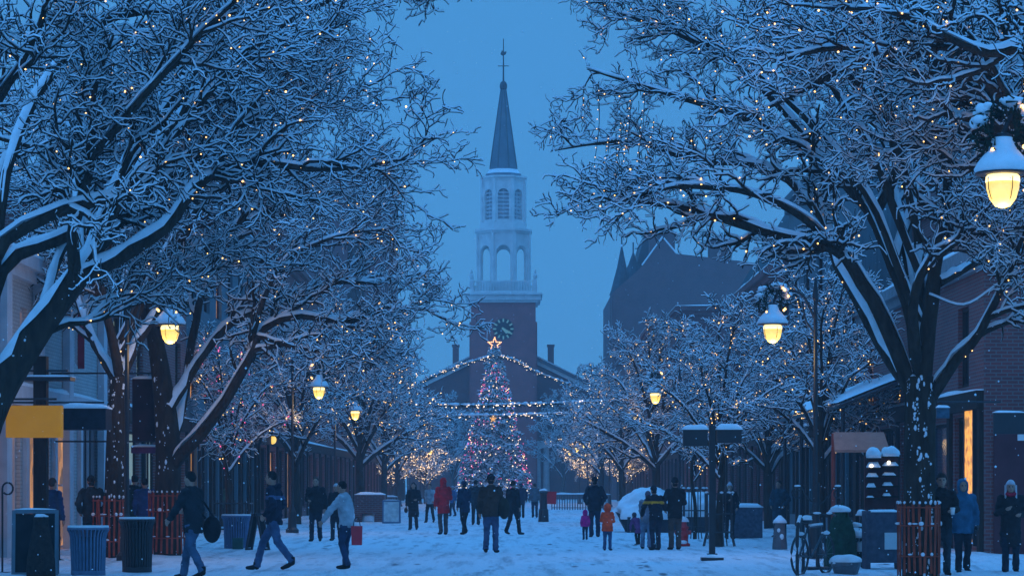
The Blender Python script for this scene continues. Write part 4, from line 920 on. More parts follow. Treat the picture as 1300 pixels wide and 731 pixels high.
def litter_bin(px, D, H, r, m, label, ribbed=True):
    t = thing('litter_bin', label, 'litter bin', (X(px, D), D, 0)); a = MB()
    a.lathe([(r*.80, .02), (r*.80, .06), (r*.82, .06), (r*.86, H*.82), (r*.86, H*.82)], (0, 0, 0), 28); a.build('drum', BLACK, t, True)
    s = MB(); n = 30
    for i in range(n):
        q = 2*math.pi*i/n; c, s_ = math.cos(q), math.sin(q)
        s.tube([(r*.86*c, r*.86*s_, .05), (r*.93*c, r*.93*s_, H*.80), (r*1.0*c, r*1.0*s_, H*.90), (r*1.12*c, r*1.12*s_, H*.97)], .022, 4)
    s.build('slat', m, t)
    b = MB(); b.lathe([(r*1.06, H*.955), (r*1.16, H*.965), (r*1.16, H), (r*1.06, H)], (0, 0, 0), 28); b.build('rim', m, t); b = MB(); b.lathe([(r*.86, 0), (r*.95, 0), (r*.95, .09), (r*.86, .09)], (0, 0, 0), 28); b.build('base_ring', m, t)
    w = MB(); w.lathe([(r*1.15, H), (r*1.13, H+.035), (r*1.08, H+.035), (r*1.07, H)], (0, 0, 0), 24); w.build('snow', SNOW, t, True)
BLUEM = mat('blue_grey_paint', (.085, .15, .24), .45, .15, 8)
litter_bin(112, 40.3, .80, .30, BLUEM, 'blue grey slatted litter bin beside the chalkboard at the left')
litter_bin(174, 42, .92, .27, BLACK, 'black slatted litter bin between the two fenced left trees')
litter_bin(300, 58, .78, .31, mat('blue_paint', (.07, .15, .28), .45, .15, 8), 'blue slatted litter bin behind the walking man')
GREENB = mat('green_box', (.03, .12, .10), .6, .2, 9)
t = thing('crate', 'small green box on the snow against the blue litter bin', 'crate', (X(302, 56.9), 56.9, 0)); m = MB(); m.box((0, 0, .13), (.24, .16, .24)); m.build('box', GREENB, t); m = MB(); m.box((0, 0, .255), (.26, .18, .03)); m.build('lid', GREENB, t)
CHALK = mat('chalkboard', (.010, .011, .013), .9, .8, 3.5)
def aboard(px, D, w, h, frame, label, panel=None, rz=0, snow=True):
    t = thing('sandwich_board', label, 'sandwich board', (X(px, D), D, 0), rz); th = .2
    for s in (-1, 1):
        f = MB(); c = h/2
        for sx in (-1, 1): f.box((sx*(w/2-.03), s*(.26-.24*.5), c), (.06, .035, h), 0, s*th)
        for q in (.03, .97): f.box((0, s*(.26-.24*q), h*q), (w-.12, .035, .06), 0, s*th)
        fo = f.build('frame', frame, t)
        p = MB(); p.box((0, s*.14, c), (w-.11, .015, h-.12), 0, s*th); p.build('panel', panel or CHALK, fo)
    if snow: m = MB(); lump(m, (0, 0, h), (w*.47, .05, .025), 3); m.build('snow', SNOW, t, True)
    return t
aboard(45, 40.2, .76, 1.10, mat('grey_frame', (.14, .19, .22), .6, .1), 'tall black chalkboard in a grey frame at the far left', rz=.15)
t = thing('garden_statue', 'dark bundled cone form with a snowy top standing before the chalkboard', 'planter', (X(52, 39.4), 39.4, 0)); m = MB(); m.lathe([(.24, 0), (.23, .3), (.17, .62), (.12, .9), (.13, .98), (.04, 1.02)], (0, 0, 0), 14); m.build('wrapped_shrub', mat('burlap_dark', (.03, .022, .018), .95, .4, 14, .6, 30), t, True); m = MB(); lump(m, (0, 0, .99), (.12, .12, .05), 1); m.build('snow', SNOW, t, True)
aboard(327, 56, .34, .86, BLACK, 'narrow black sandwich board right of the blue litter bin', snow=False, rz=1.2)
aboard(497, 96, .72, .92, BLUEM, 'blue grey sandwich board with a white poster beside the brick planter', mat('poster_white', (.6, .62, .6), .7, .25, 6))
# brick planter
t = thing('planter', 'low brick planter wall with a rounded snowy notch at left centre', 'planter', (X(470, 100), 100, 0)); m = MB(); m.bb((-.62, -.6, .35), (.62, .6, 1.12)); m.bb((-.60, -.55, 0), (-.30, .55, .35)); m.bb((.2, -.55, 0), (.6, .55, .35)); m.build('wall', BR_RED, t)
m = MB(); snowslab(m, (-.62, -.6, 1.12), (.62, .6), .1, 2); lump(m, (-.05, -.2, 0), (.34, .4, .42), 5); m.build('snow', SNOW, t, True)
# red banner on a post
t = thing('banner_post', 'black post with a snowy top and a red banner beside the crowd', 'sign', (X(690, 100), 100, 0)); m = MB(); m.lathe([(.22, 0), (.2, .5), (.16, .55), (.14, 1.15), (.2, 1.2), (.12, 1.3)], (0, 0, 0), 10); m.build('post', BLACK, t)
m = MB(); m.box((.32, 0, 1.0), (.42, .03, .52), 0, 0, .05); m.build('banner', mat('red_cloth', (.62, .03, .04), .8, .1), t); m = MB(); lump(m, (0, 0, 1.28), (.17, .17, .1), 2); m.build('snow', SNOW, t, True)
# snow heap on a dark raised bed
t = thing('snow_heap', 'big heap of ploughed snow over a dark raised bed on the right', 'snow heap', (X(842, 78), 78, 0))
def heap(c, r, seed):
    m = MB(); k, n = 64, 26; V = []
    for i in range(n+1):
        a = (math.pi/2)*i/n
        for j in range(k): b = 2*math.pi*j/k; V.append((math.cos(a)*math.cos(b), math.cos(a)*math.sin(b), math.sin(a)))
    V = np.array(V); V *= (1+.10*fnoise(V, seed, .7)+.07*fnoise(V, seed+1, 1.9)+.035*fnoise(V, seed+2, 4.5, 9))[:, None]
    m.add(V*np.array(r)+np.array(c), [(i*k+j, i*k+(j+1)%k, (i+1)*k+(j+1)%k, (i+1)*k+j) for i in range(n) for j in range(k)]); return m
m = heap((-.3, 0, .42), (1.35, 1.1, .95), 3); h2 = heap((.95, .2, .4), (1.1, .9, .82), 6); m.add(np.concatenate(h2.v), h2.f); m.build('snow', SNOW, t, True)
m = MB(); m.bb((-1.2, -.95, 0), (1.9, .95, .50)); m.prism([(-1.55, .66), (-1.2, .02), (-1.2, .5)], 'y', -.6, .6); m.build('bed_wall', mat('dark_stone', (.03, .035, .045), .8, .3, 4), t)
# hydrant
t = thing('fire_hydrant', 'red fire hydrant with snow on top behind the man in brown trousers', 'fire hydrant', (X(867, 60), 60, 0)); RED = mat('hydrant_red', (.55, .02, .025), .4, .15, 8)
m = MB(); m.lathe([(.18, 0), (.18, .06), (.13, .08), (.125, .42), (.15, .44), (.15, .48), (.11, .5), (.09, .6), (.03, .66)], (0, 0, 0), 14); m.build('barrel', RED, t, True)
m = MB(); m.tube([(-.2, 0, .34), (.2, 0, .34)], .055, 10); m.tube([(0, -.2, .32), (0, 0, .32)], .065, 10); m.build('nozzle', RED, t)
m = MB(); lump(m, (0, 0, .60), (.14, .14, .14), 4); m.ell((0, -.14, .1), (.1, .08, .05)); m.build('snow', SNOW, t, True)
# signpost
D = 48.5; t = thing('signpost', 'black signpost carrying two dark boards with snow on top', 'signpost', (X(904, D), D, 0)); k = D/F
m = MB(); m.box((0, 0, 1.35), (.12, .12, 2.72)); m.build('post', BLACK, t); m = MB(); m.bb((-.22, -.16, .0), (.22, .16, .06)); m.bb((-.1, -.1, .06), (.1, .1, .14)); m.build('base_plate', BLACK, t)
for a, b, z0, z1 in ((-37*k, -6*k, 566, 545), (6*k, 37*k, 562, 545)):
    z = lambda py: CAMZ+(616-py)*k
    m = MB(); m.bb((a, -.09, z(z0)), (b, .09, z(z1))); m.build('board', mat('sign_black', (.015, .016, .018), .5, .2), t)
    m = MB(); snowslab(m, (a-.02, -.11, z(z1)), (b+.02, .11), .11, 3, 10, 4); m.build('snow', SNOW, t, True)
m = MB(); lump(m, (.02, -.02, .06), (.24, .2, .07), 4); m.build('base_snow', SNOW, t, True)
# bollard
t = thing('bollard', 'short dark bollard with a white snow cap in front of the right shops', 'bollard', (X(990, 57), 57, 0)); m = MB(); m.lathe([(.18, 0), (.175, .1), (.12, .6), (.16, .62), (.13, .68)], (0, 0, 0), 8); m.build('body', METAL, t); m = MB(); m.lathe([(.17, .62), (.15, .68), (.03, .80)], (0, 0, 0), 10); m.ell((.03, -.145, .30), (.05, .02, .07), 8, 6); m.ell((-.04, -.13, .45), (.04, .02, .05), 8, 6); m.build('snow', SNOW, t, True)
# utility box
t = thing('utility_box', 'dark blue grey cabinet with snow on top by the right shop fronts', 'cabinet', (X(948, 69), 69, 0)); m = MB(); m.bb((-.42, -.3, 0), (.42, .3, .88)); m.build('cabinet', mat('cabinet_blue', (.07, .10, .14), .7, .35, 12, .5, 20), t)
m = MB(); m.bb((-.38, -.315, .08), (-.01, -.303, .82)); m.bb((.01, -.315, .08), (.38, -.303, .82)); m.build('door', mat('cabinet_blue', (.07, .1, .14)), t); m = MB(); snowslab(m, (-.44, -.32, .88), (.44, .32), .1, 5); m.build('snow', SNOW, t, True)
# tree guards
for px, D, h, la in ((913, 60, 1.35, 'black metal tree guard round the young tree by the signpost'), (882, 68, 1.45, 'metal guard round the thin white sapling')):
    t = thing('tree_guard', la, 'tree guard', (X(px, D), D, 0), 0, 'metal guards round young trees'); m = MB(); r = .33
    for i in range(8): a = i*math.pi/4+.2; m.tube([(r*1.25*math.cos(a), r*1.25*math.sin(a), 0), (r*math.cos(a), r*math.sin(a), .35), (r*math.cos(a), r*math.sin(a), h)], .016, 5)
    for zz in (.35, .8, h-.05): m.tube([(r*math.cos(q), r*math.sin(q), zz) for q in np.linspace(0, 2*math.pi, 21)], .016, 5, False)
    m.build('bars', BLACK, t); s = MB()
    for q in np.linspace(0, 5.5, 9): s.ell((r*math.cos(q), r*math.sin(q), h-.02), (.05, .05, .03), 6, 4)
    s.build('snow', SNOW, t, True)
# railing round the small left tree
t = thing('railing', 'black iron railing round the small tree behind the blue bin', 'railing', (X(296, 75), 75, 0)); m = MB()
for s in (-1, 1):
    for zz in (.15, .95): m.tube([(-.55, s*.45, zz), (.55, s*.45, zz)], .02, 5); m.tube([(s*.55, -.45, zz), (s*.55, .45, zz)], .02, 5)
    for q in np.linspace(-.55, .55, 11): m.tube([(q, s*.45, 0), (q, s*.45, 1.05)], .013, 4)
m.build('bars', BLACK, t)
# scrolled iron stand + bicycle
t = thing('plant_stand', 'black iron stand with two scrolled arms above the snowy bicycle', 'iron stand', (X(1038, 43.2), 43.2, 0)); m = MB(); m.tube([(0, 0, 0), (0, 0, 1.55)], .035, 8); m.bb((-.2, -.2, 0), (.2, .2, .05)); m.build('post', BLACK, t)
m = MB()
for s in (-1, 1):
    sp_ = [(s*(.36-.13*(1-q*.65)*math.cos(q*9)), 0, 1.36+.13*(1-q*.65)*math.sin(q*9)) for q in np.linspace(0, 1, 22)]
    m.tube([(0, 0, 1.15), (s*.12, 0, 1.22), *sp_], .014, 5)
m.build('scroll_arm', BLACK, t); s = MB(); s.ell((-.36, 0, 1.495), (.06, .025, .018)); s.ell((.36, 0, 1.495), (.06, .025, .02)); s.build('snow', SNOW, t, True)
def bicycle():
    t = thing('bicycle', 'snowy dark bicycle parked end on at the right, under the iron stand', 'bicycle', (X(1032, 41), 41, 0), R(58)); r = .33
    for nm, y in (('wheel', .52), ('wheel', -.52)):
        w = MB(); w.tube([(y+r*math.cos(q), 0, r+r*math.sin(q)) for q in np.linspace(0, 2*math.pi, 33)], .022, 6, False); wo = w.build(nm, BLACK, t)
        sp_ = MB()
        for q in np.linspace(0, 2*math.pi, 15)[:-1]: sp_.tube([(y, 0, r), (y+r*math.cos(q), 0, r+r*math.sin(q))], .004, 3)
        sp_.build('spokes', METAL, wo)
    f = MB(); A, B, C, E = (-.52, 0, r), (-.08, 0, .29), (-.2, 0, .80), (.40, 0, .82)
    for p, q in ((A, B), (B, C), (C, A), (B, (.42, 0, .70)), (C, E)): f.tube([p, q], .02, 6)
    f.tube([(.36, 0, .95), (.52, 0, r)], .018, 6); f.build('frame', mat('bike_paint', (.02, .025, .035), .35, .1), t)
    h = MB(); h.tube(catmull([(.30, -.3, .98), (.40, -.15, 1.02), (.38, 0, 1.0), (.40, .15, 1.02), (.30, .3, .98)], 12), .016, 6); h.build('handlebar', BLACK, t)
    s = MB(); s.ell((-.24, 0, .90), (.14, .08, .04)); s.tube([(-.2, 0, .78), (-.22, 0, .9)], .014, 5); s.build('saddle', BLACK, t)
    n = MB(); lump(n, (-.24, 0, .92), (.14, .09, .08), 1); n.ell((.38, .1, 1.03), (.03, .08, .02)); n.ell((.38, -.13, 1.03), (.03, .06, .02)); n.ell((-.52, 0, 2*r+.03), (.18, .035, .035)); n.ell((.52, 0, 2*r+.03), (.16, .035, .035)); n.tube([(-.15, 0, .825), (.36, 0, .845)], .025, 6); n.build('snow', SNOW, t, True)
bicycle()
t = thing('bicycle_rack', 'black tubular bicycle rack hoop with snow beside the bicycle', 'bicycle rack', (X(1016, 40.6), 40.6, 0), R(75)); m = MB(); m.tube(catmull([(-.35, 0, 0), (-.33, 0, .75), (0, 0, .95), (.33, 0, .75), (.35, 0, 0)], 20), .03, 8); m.build('hoop', BLACK, t); s = MB(); s.tube(catmull([(-.25, 0, .88), (0, 0, .985), (.25, 0, .88)], 8), .03, 6); s.build('snow', SNOW, t, True)
# wrapped green shrub, snow covered tub
t = thing('wrapped_shrub', 'rounded shrub wrapped in green cloth with snow on its top', 'shrub', (X(1068, 44), 44, 0)); m = MB(); V0 = heap((0, 0, 0), (1, 1, 1), 21); V = np.concatenate(V0.v)
V = V*np.array([.31, .31, 1.12]); V[:, :2] *= (1-.35*np.clip((V[:, 2:3]-.5), 0, 1)) ; m.add(V, V0.f); m.build('cloth', mat('green_cloth', (.018, .06, .035), .9, .4, 10, .6, 18), t, True); m = MB(); lump(m, (-.03, -.04, 1.02), (.20, .17, .12), 6); m.build('snow', SNOW, t, True)
t = thing('planter_tub', 'round tub heaped with snow at the foot of the wrapped shrub', 'planter', (X(1074, 41.2), 41.2, 0)); m = MB(); m.lathe([(.20, 0), (.24, .12), (.26, .14), (.26, .2), (.22, .2)], (0, 0, 0), 16); m.build('tub', METAL, t); m = MB(); lump(m, (0, 0, .17), (.25, .25, .17), 7); m.build('snow', SNOW, t, True)
t = thing('snowy_shrub', 'low shrub bowed under lumps of snow left of the notice box', 'shrub', (X(1094, 44.2), 44.2, 0)); m = MB(); rg = np.random.default_rng(8)
for i in range(120):
    a = rg.random()*6.28; rr = .22*rg.random(); m.tube([(0, 0, 0), (rr*.6*math.cos(a), rr*.6*math.sin(a), .4*rg.random()+.1), (rr*math.cos(a), rr*math.sin(a), .3+.6*rg.random())], [.012, .008, .004], 3)
m.build('twigs', GREENERY, t); m = MB()
for c, r_ in (((0, -.05, .95), (.12, .1, .12)), ((-.08, -.08, .55), (.2, .16, .2)), ((.05, -.05, .3), (.24, .2, .2)), ((-.1, 0, .75), (.1, .1, .09))): lump(m, c, r_, 9)
m.build('snow', SNOW, t, True)
# plank kiosk with snow on each plank and two lamps; notice box below
t = thing('plank_kiosk', 'dark wooden kiosk of stacked planks, snow on each plank, two small lamps', 'kiosk', (X(1119, 45), 45, 0)); k = 45/F; z = lambda py: CAMZ+(616-py)*k
m = MB(); m.bb((-.31, .02, 0), (-.25, .10, z(578))); m.bb((.25, .02, 0), (.31, .10, z(574))); m.bb((-.25, .04, z(645)), (.25, .08, z(580))); m.build('frame', mat('maroon_wood', (.10, .03, .028), .7, .3, 5), t)
rows = (580, 592, 604, 617, 630)
for c_, (xa, xb, off) in enumerate(((-20*k, -2*k, 2), (0*k, 21*k, 0))):
    for i, py in enumerate(rows):
        p = MB(); p.bb((xa, -.16, z(py+off+1)), (xb, .018, z(py+off-1))); po = p.build('plank', DARKWOOD, t)
        n = MB(); snowslab(n, (xa+.01, -.16, z(py+off-1)), (xa+(xb-xa)*(1, .95, .8, .62, .5)[i], .0), (.13, .07, .06, .07, .04)[i]*1.1, i+c_*7, 6, 3); n.build('snow', SNOW, po, True)
    n = MB(); lump(n, ((xa+xb)/2, -.06, z(577+off)), ((xb-xa)*.56, .15, .17), 4+c_); n.build('snow_cap', SNOW, t, True)
for px, py in ((1104, 591), (1126, 587)):
    l = MB(); l.ell(((px-1119)*k, -.22, z(py)), .035, 10, 6); l.build('lamp', mat('small_lamp', (1, .9, .7), .4, 0, emit=(1, .82, .5), estr=3, sample=False), t)
t = thing('notice_box', 'dark blue grey notice board box with a white paper below the plank kiosk', 'notice box', (X(1120, 43.4), 43.4, 0), .12); k = 43.4/F
m = MB(); m.bb((-.31, -.15, .12), (.31, .15, 1.03)); m.bb((-.33, -.17, 0), (-.26, .17, 1.05)); m.bb((.27, -.17, 0), (.32, .17, 1.0)); m.build('box', mat('notice_grey', (.07, .075, .10), .7, .3, 8, .4, 20), t)
m = MB(); m.bb((.0, -.166, .36), (.28, -.153, .66)); m.build('paper', mat('paper', (.6, .62, .62), .8, .05), t); m = MB(); snowslab(m, (-.3, -.16, 1.03), (.3, .15), .04, 3); m.build('snow', SNOW, t, True)
# awnings, canopy, hanging signs
t = thing('glass_canopy', 'sloping glass canopy loaded with snow on the right shop fronts', 'canopy', (9.3, 66, 0)); m = MB()
V = np.array([(.85, -7, 4.35), (.85, 6, 4.35), (-1.3, 6, 3.5), (-1.3, -7, 3.5)]); m.add(np.vstack([V, V-np.array([0, 0, .06])]), [(0,1,2,3), (7,6,5,4), (0,4,5,1), (1,5,6,2), (2,6,7,3), (3,7,4,0)]); m.build('glass', GLASSB, t)
f = MB()
for y in np.linspace(-7, 6, 9): f.tube([(.84, y, 4.27), (-1.3, y, 3.42)], .035, 5)
f.tube([(-1.3, -7, 3.43), (-1.3, 6, 3.43)], .05, 6)
for y in (-6.8, -2.5, 1.7, 5.8): f.tube([(-1.2, y, 0), (-1.2, y, 3.4)], .05, 8)
f.build('frame', BLACK, t)
s = MB(); nx, ny = 8, 30; V = []
for i in range(nx+1):
    for j in range(ny+1):
        u, w = i/nx, j/ny; ed = min(1, 6*min(u, 1-u, w, 1-w)+.2); V.append((.84-2.2*u, -7.05+13.1*w, 4.355-.86*u+.17*ed*(1+.3*float(fnoise(np.array([[u*3, w*12]]), 4, .5)[0]))))
s.add(V, [(i*(ny+1)+j, (i+1)*(ny+1)+j, (i+1)*(ny+1)+j+1, i*(ny+1)+j+1) for i in range(nx) for j in range(ny)]); s.build('snow', SNOW, t, True)
t = thing('awning', 'small reddish brown awning beside the plank kiosk on the right', 'awning', W(1090, 560, 52)); k = 52/F
m = MB(); w_ = 32*k; m.add([(-w_, 0, .20), (w_, 0, .20), (w_*1.0, -.8, -.19), (-w_*1.15, -.8, -.19), (-w_, 0, .14), (w_, 0, .14), (w_, -.8, -.25), (-w_*1.15, -.8, -.25)], [(0,1,2,3), (7,6,5,4), (3,2,6,7), (0,4,5,1), (0,3,7,4), (1,5,6,2)]); m.build('cloth', mat('brown_cloth', (.30, .15, .11), .9, .15), t)

for q in (-w_, w_): MB().tube([(q, 0, .17), (q, 0, -2.45)], .05, 6).build('post', mat('red_post', (.20, .045, .03), .7, .2), t)
def sign(px, py, D, w, h, m_, label, d=.08, snow=.05, rod=None, cat='sign'):
    t = thing('hanging_sign', label, cat, W(px, py, D)); m = MB(); m.bb((-w/2, -d/2, -h/2), (w/2, d/2, h/2)); m.build('board', m_, t)
    if snow: n = MB(); snowslab(n, (-w/2-.01, -d/2-.02, h/2), (w/2+.01, d/2+.02), snow, 2, 10, 3); n.build('snow', SNOW, t, True)
    if rod:
        r = MB(); p = W(px, py, D); r.tube([(0, 0, h/2+.01), (0, 0, h/2+.12)], .015, 5); xx = rod-p[0]; r.tube([(-np.sign(xx)*w*.4, 0, h/2+.12), (xx, 0, h/2+.12)], .022, 6); r.build('bracket', BLACK, t)
    return t
YEL = mat('yellow_sign', (.42, .20, .012), .6, .12, 2.5, emit=(1, .45, .02), estr=.2)  # faint emission put into the board colour to brighten it
sign(44, 535, 44, 1.0, .58, YEL, 'plain yellow box sign hanging at the far left', .25, 0, -10.2)
sign(61, 481, 45, .92, .07, BLACK, 'thin black projecting bar with snow along its top at the far left', .5, .04, -10.2)
sign(108, 532, 46, .90, .40, mat('awning_dark', (.02, .022, .03), .8, .3, 9), 'dark awning valance right of the yellow sign', .7, .10, -10.2, 'awning')
sign(189, 520, 53, .72, 1.36, mat('banner_dark', (.03, .012, .016), .8, .6, 2.5), 'large black square banner between the two fenced left trees', .06, .06, -10.1)
sign(189, 571, 53.4, .74, .14, mat('banner_purple', (.10, .03, .10), .8, .4, 3), 'narrow purplish sign under the black banner on the left', .3, .05, -10.1)
sign(1281, 537, 51.2, .66, .45, mat('sign_black', (.015, .016, .018)), 'black wall sign with a snowy ledge on the right brick wall', .10, .04)
sign(1296, 555, 51, .13, .13, WHITE, 'small white plate under the black wall sign at the right edge', .06, 0)
sign(1197, 524, 50, .26, .22, mat('sign_blue', (.05, .10, .14), .6, .5, 9), 'small blue plate on the dark shop entrance at the right', .08, .05, 10.1)
sign(103, 428, 52, .14, 1.35, mat('red_flag', (.25, .02, .04), .8, .3, 4), 'narrow red flag hanging on the pale left shop front', .03, 0, -10.2, 'flag')
sign(288, 545, 90, 1.4, .55, mat('magenta_awning', (.45, .02, .05), .7, .2, 3), 'red shop awning behind the small reddish lit tree', .8, .0, -10.1, 'awning')
t = thing('shop_post', 'thick dark timber post standing before the pale left shop', 'post', (X(52, 45), 45, 0)); m = MB(); m.box((0, 0, 1.95), (.24, .24, 3.9)); m.build('shaft', DARKWOOD, t); m = MB(); m.box((0, 0, .15), (.34, .34, .3)); m.build('footing', BLACK, t)
t = thing('plant_hook', 'black iron hook post with a curled top at the left edge', 'iron hook', (X(3, 41), 41, 0)); m = MB(); m.tube([(0, 0, 0), (0, 0, 1.42)]+[(.09+.09*math.cos(q), 0, 1.45+.1*math.sin(q)) for q in np.linspace(math.pi, -2.4, 16)], .018, 6); m.build('shaft', BLACK, t); m = MB(); m.bb((-.12, -.1, 0), (.12, .1, .04)); m.build('foot', BLACK, t)
# low snowy walls and hedge at the far end of the street
for (px0, px1, D, h, la, mm) in ((700, 775, 150, .95, 'low dark fence with snow on its rail at the far right', METAL), (468, 505, 150, .8, 'low dark fence at the far left trees', METAL), (560, 700, 236, .9, 'long low railing in front of the church', BLACK)):
    x0, x1 = X(px0, D), X(px1, D); t = thing('railing', la, 'railing', ((x0+x1)/2, D, 0)); w = (x1-x0)/2; m = MB()
    for zz in (.15, h): m.bb((-w, -.03, zz-.04), (w, .03, zz))
    for q in np.arange(-w, w, .16): m.bb((q, -.025, 0), (q+.06, .025, h-.04))
    m.build('bars', mm, t); n = MB(); snowslab(n, (-w, -.06, h), (w, .06), .10, 3, 30, 3); n.build('snow', SNOW, t, True)
# ------------------------------------------------------------------ people
SKIN = mat('skin', (.42, .24, .17), .6, .1, 20); FACE = mat('face_dark', (.03, .018, .015), .5, 0); LIP = mat('lip', (.30, .10, .09), .5, 0)
HAIR = {'dark': mat('hair_dark', (.012, .009, .008), .7, .4, 30), 'brown': mat('hair_brown', (.05, .028, .016), .7, .4, 30), 'grey': mat('hair_grey', (.30, .30, .30), .8, .3, 30)}
def cloth(name, col): return mat('cloth_%s_%03d%03d%03d' % (name, *[int(v*999) for v in col]), col, .85, .42, 5, .5, 26)
BAKE = []
ARM = dict(down=((.245, -.02, 1.14), (.25, .05, .88)), fwd=((.24, .12, 1.16), (.225, .30, .98)), back=((.245, -.15, 1.16), (.25, -.20, .91)),
           pocket=((.30, -.09, 1.15), (.215, .10, .96)), bent=((.25, .02, 1.13), (.15, .26, 1.10)), chest=((.255, .04, 1.13), (.09, .25, 1.20)), face=((.25, .20, 1.22), (.09, .27, 1.45)), low=((.24, .22, 1.18), (.20, .42, .98)))
def person(px, D, H, face, label, coat='black', coatcol=(.01, .01, .012), hem=.80, legs='jeans', legcol=(.03, .05, .10), stride=0., arms=('down', 'down'), lean=0., head='hair', headcol='dark', child=1., boots=(.012, .01, .009), z=0., flare=1., fine=False, turn=0., stripe=None, fat=1.0, gloves=False):
    k = H/1.75; t = thing('person', label, 'person', (X(px, D), D, z), R(face)); t.scale = (k, k, k)
    cl, sl_ = math.cos(lean), math.sin(lean)
    def B(p):
        p = np.asarray(p, float)
        w = min(max((p[2]-.82)/.15, 0), 1); y, zz = p[1], p[2]-.90
        return np.array([p[0], y*(1-w)+w*(y*cl+zz*sl_), p[2]*(1-w)+w*(.90+zz*cl-y*sl_)])
    hs = 1.0 if child == 1 else child
    # joints
    J = {}
    for s, sg in (('L', -1), ('R', 1)):
        f = stride*sg
        ay = .36*f; back = ay < -.05
        J[s] = dict(hip=np.array([sg*.09, 0, .88]), knee=np.array([sg*.095, .20*f+(.10 if back else .03), .49]), ank=np.array([sg*.10, ay, .08+(.10*abs(f) if back else 0)]))
        a = ARM[arms[0 if sg < 0 else 1]]
        J[s]['sh'] = B((sg*.175, 0, 1.40)); J[s]['el'] = B((sg*a[0][0], a[0][1], a[0][2])); J[s]['wr'] = B((sg*a[1][0], a[1][1], a[1][2]))
    hc = B((0, .035, 1.615)); nk = B((0, 0, 1.44))
    tr_ = Matrix.Rotation(turn, 3, 'Z'); HT = lambda p: hc + np.array(tr_ @ Vector(p))*hs
    # body: one skin surface
    m = MB(); m.tube([nk, hc], [.055, .05], 10)
    m.ell(hc, (.074*hs, .094*hs, .112*hs), 16, 12); m.ell(HT((0, .03, -.06)), (.055*hs, .058*hs, .055*hs), 12, 8)
    m.ell(HT((0, .098, -.015)), (.014*hs, .022*hs, .026*hs), 8, 6); m.ell(HT((0, .075, .02)), (.05*hs, .02*hs, .018*hs), 8, 6)
    for sg in (-1, 1): m.ell(HT((sg*.076, -.005, -.01)), (.012*hs, .02*hs, .03*hs), 8, 6)
    m.tube([(0, 0, .86), B((0, 0, 1.15)), nk], [.12, .11, .07], 12); m.ell(B((0, 0, 1.3)), (.15, .10, .13)); m.ell((0, 0, .9), (.14, .10, .1))
    for s, sg in (('L', -1), ('R', 1)):
        j = J[s]; m.tube([j['sh'], j['el'], j['wr']], [.048, .04, .028], 8); m.tube([j['hip'], j['knee'], j['ank']], [.075, .055, .04], 8); m.ell(j['sh'], .05, 8, 6); m.ell(j['el'], .041, 8, 6); m.ell(j['knee'], .056, 8, 6)
        d = nrm(j['wr']-j['el']); side = nrm(np.cross(d, [0, 1, .2])); up = np.cross(side, d); pc = j['wr']+d*.045
        if not gloves:
            m.tube([j['wr'], j['wr']+d*.085], [.027, .036], 8); m.ell(pc, .036, 8, 6)
            for q, L in ((-1.5, .062), (-.5, .075), (.5, .072), (1.5, .055)):
                b0 = j['wr']+d*.075+up*q*.019; b1 = b0+d*L*.55+side*(-sg)*.008; b2 = b1+d*L*.38-side*sg*.022; m.tube([b0, b1, b2], [.0105, .010, .008], 6)
            b0 = j['wr']+d*.02+up*.03; m.tube([b0, b0+d*.035+up*.022, b0+d*.062+up*.026], [.013, .012, .009], 6)
    o = m.build('body', [SKIN, FACE, LIP], t); BAKE.append((o, .009 if fine else .014, 2, 0, ('face', HT, hs)))
    # coat
    cm = cloth(coat, coatcol); c = MB()
    rings = [(hem, .185*flare, .145*flare), (max(.95, hem+.05), .178, .14), (1.08, .172, .135), (1.26, .198, .142), (1.38, .192, .125), (1.45, .105, .095), (1.50, .078, .080)]
    if hem < .7: rings.insert(1, (.78, .185*(.4+.6*flare), .145))
    kk = 20; V = []
    for (zz, rx, ry) in rings:
        for q in range(kk): a = 2*math.pi*q/kk; V.append(B((rx*fat*math.cos(a), ry*fat*math.sin(a), zz)))
    n = len(rings); c.add(V, [(i*kk+q, i*kk+(q+1)%kk, (i+1)*kk+(q+1)%kk, (i+1)*kk+q) for i in range(n-1) for q in range(kk)]+[tuple(range(kk))[::-1], tuple((n-1)*kk+q for q in range(kk))])
    for s in 'LR':
        j = J[s]; c.ell(j['sh'], .082, 10, 8); c.tube([j['sh'], (j['sh']+j['el'])/2, j['el'], (j['el']+j['wr'])/2, j['wr']+(j['wr']-j['el'])*.04], [.080, .075, .068, .062, .050], 12); c.ell(j['el'], .068, 10, 8)
    if head == 'hood_down': c.ell(B((0, -.09, 1.46)), (.10, .06, .07), 10, 8)
    if head in ('hood_up',):
        c.ell(HT((0, -.022, .01)), (.108*hs, .118*hs, .140*hs), 16, 12); c.tube([nk, hc], [.10, .10], 12)
    o = c.build('coat', [cm]+([cloth('stripe', stripe)] if stripe else []), t); BAKE.append((o, .016 if fine else .02, 3, .008, ('hood', HT, hs) if head == 'hood_up' else (('stripe',) if stripe else None)))
    # trousers
    lm = cloth(legs, legcol); l = MB(); l.ell((0, -.01, .87), (.155, .115, .10), 14, 8)
    for s in 'LR':
        j = J[s]; l.tube([j['hip'], (j['hip']+j['knee'])/2, j['knee'], (j['knee']+j['ank'])/2, j['ank']+np.array([0, -.005, -.03])], [.098, .088, .072, .066, .068], 12); l.ell(j['knee'], .072, 10, 8)
    o = l.build('trousers', lm, t); BAKE.append((o, .018, 3, .006, None))
    bm = cloth('boot%d' % int(boots[0]*1000), boots)
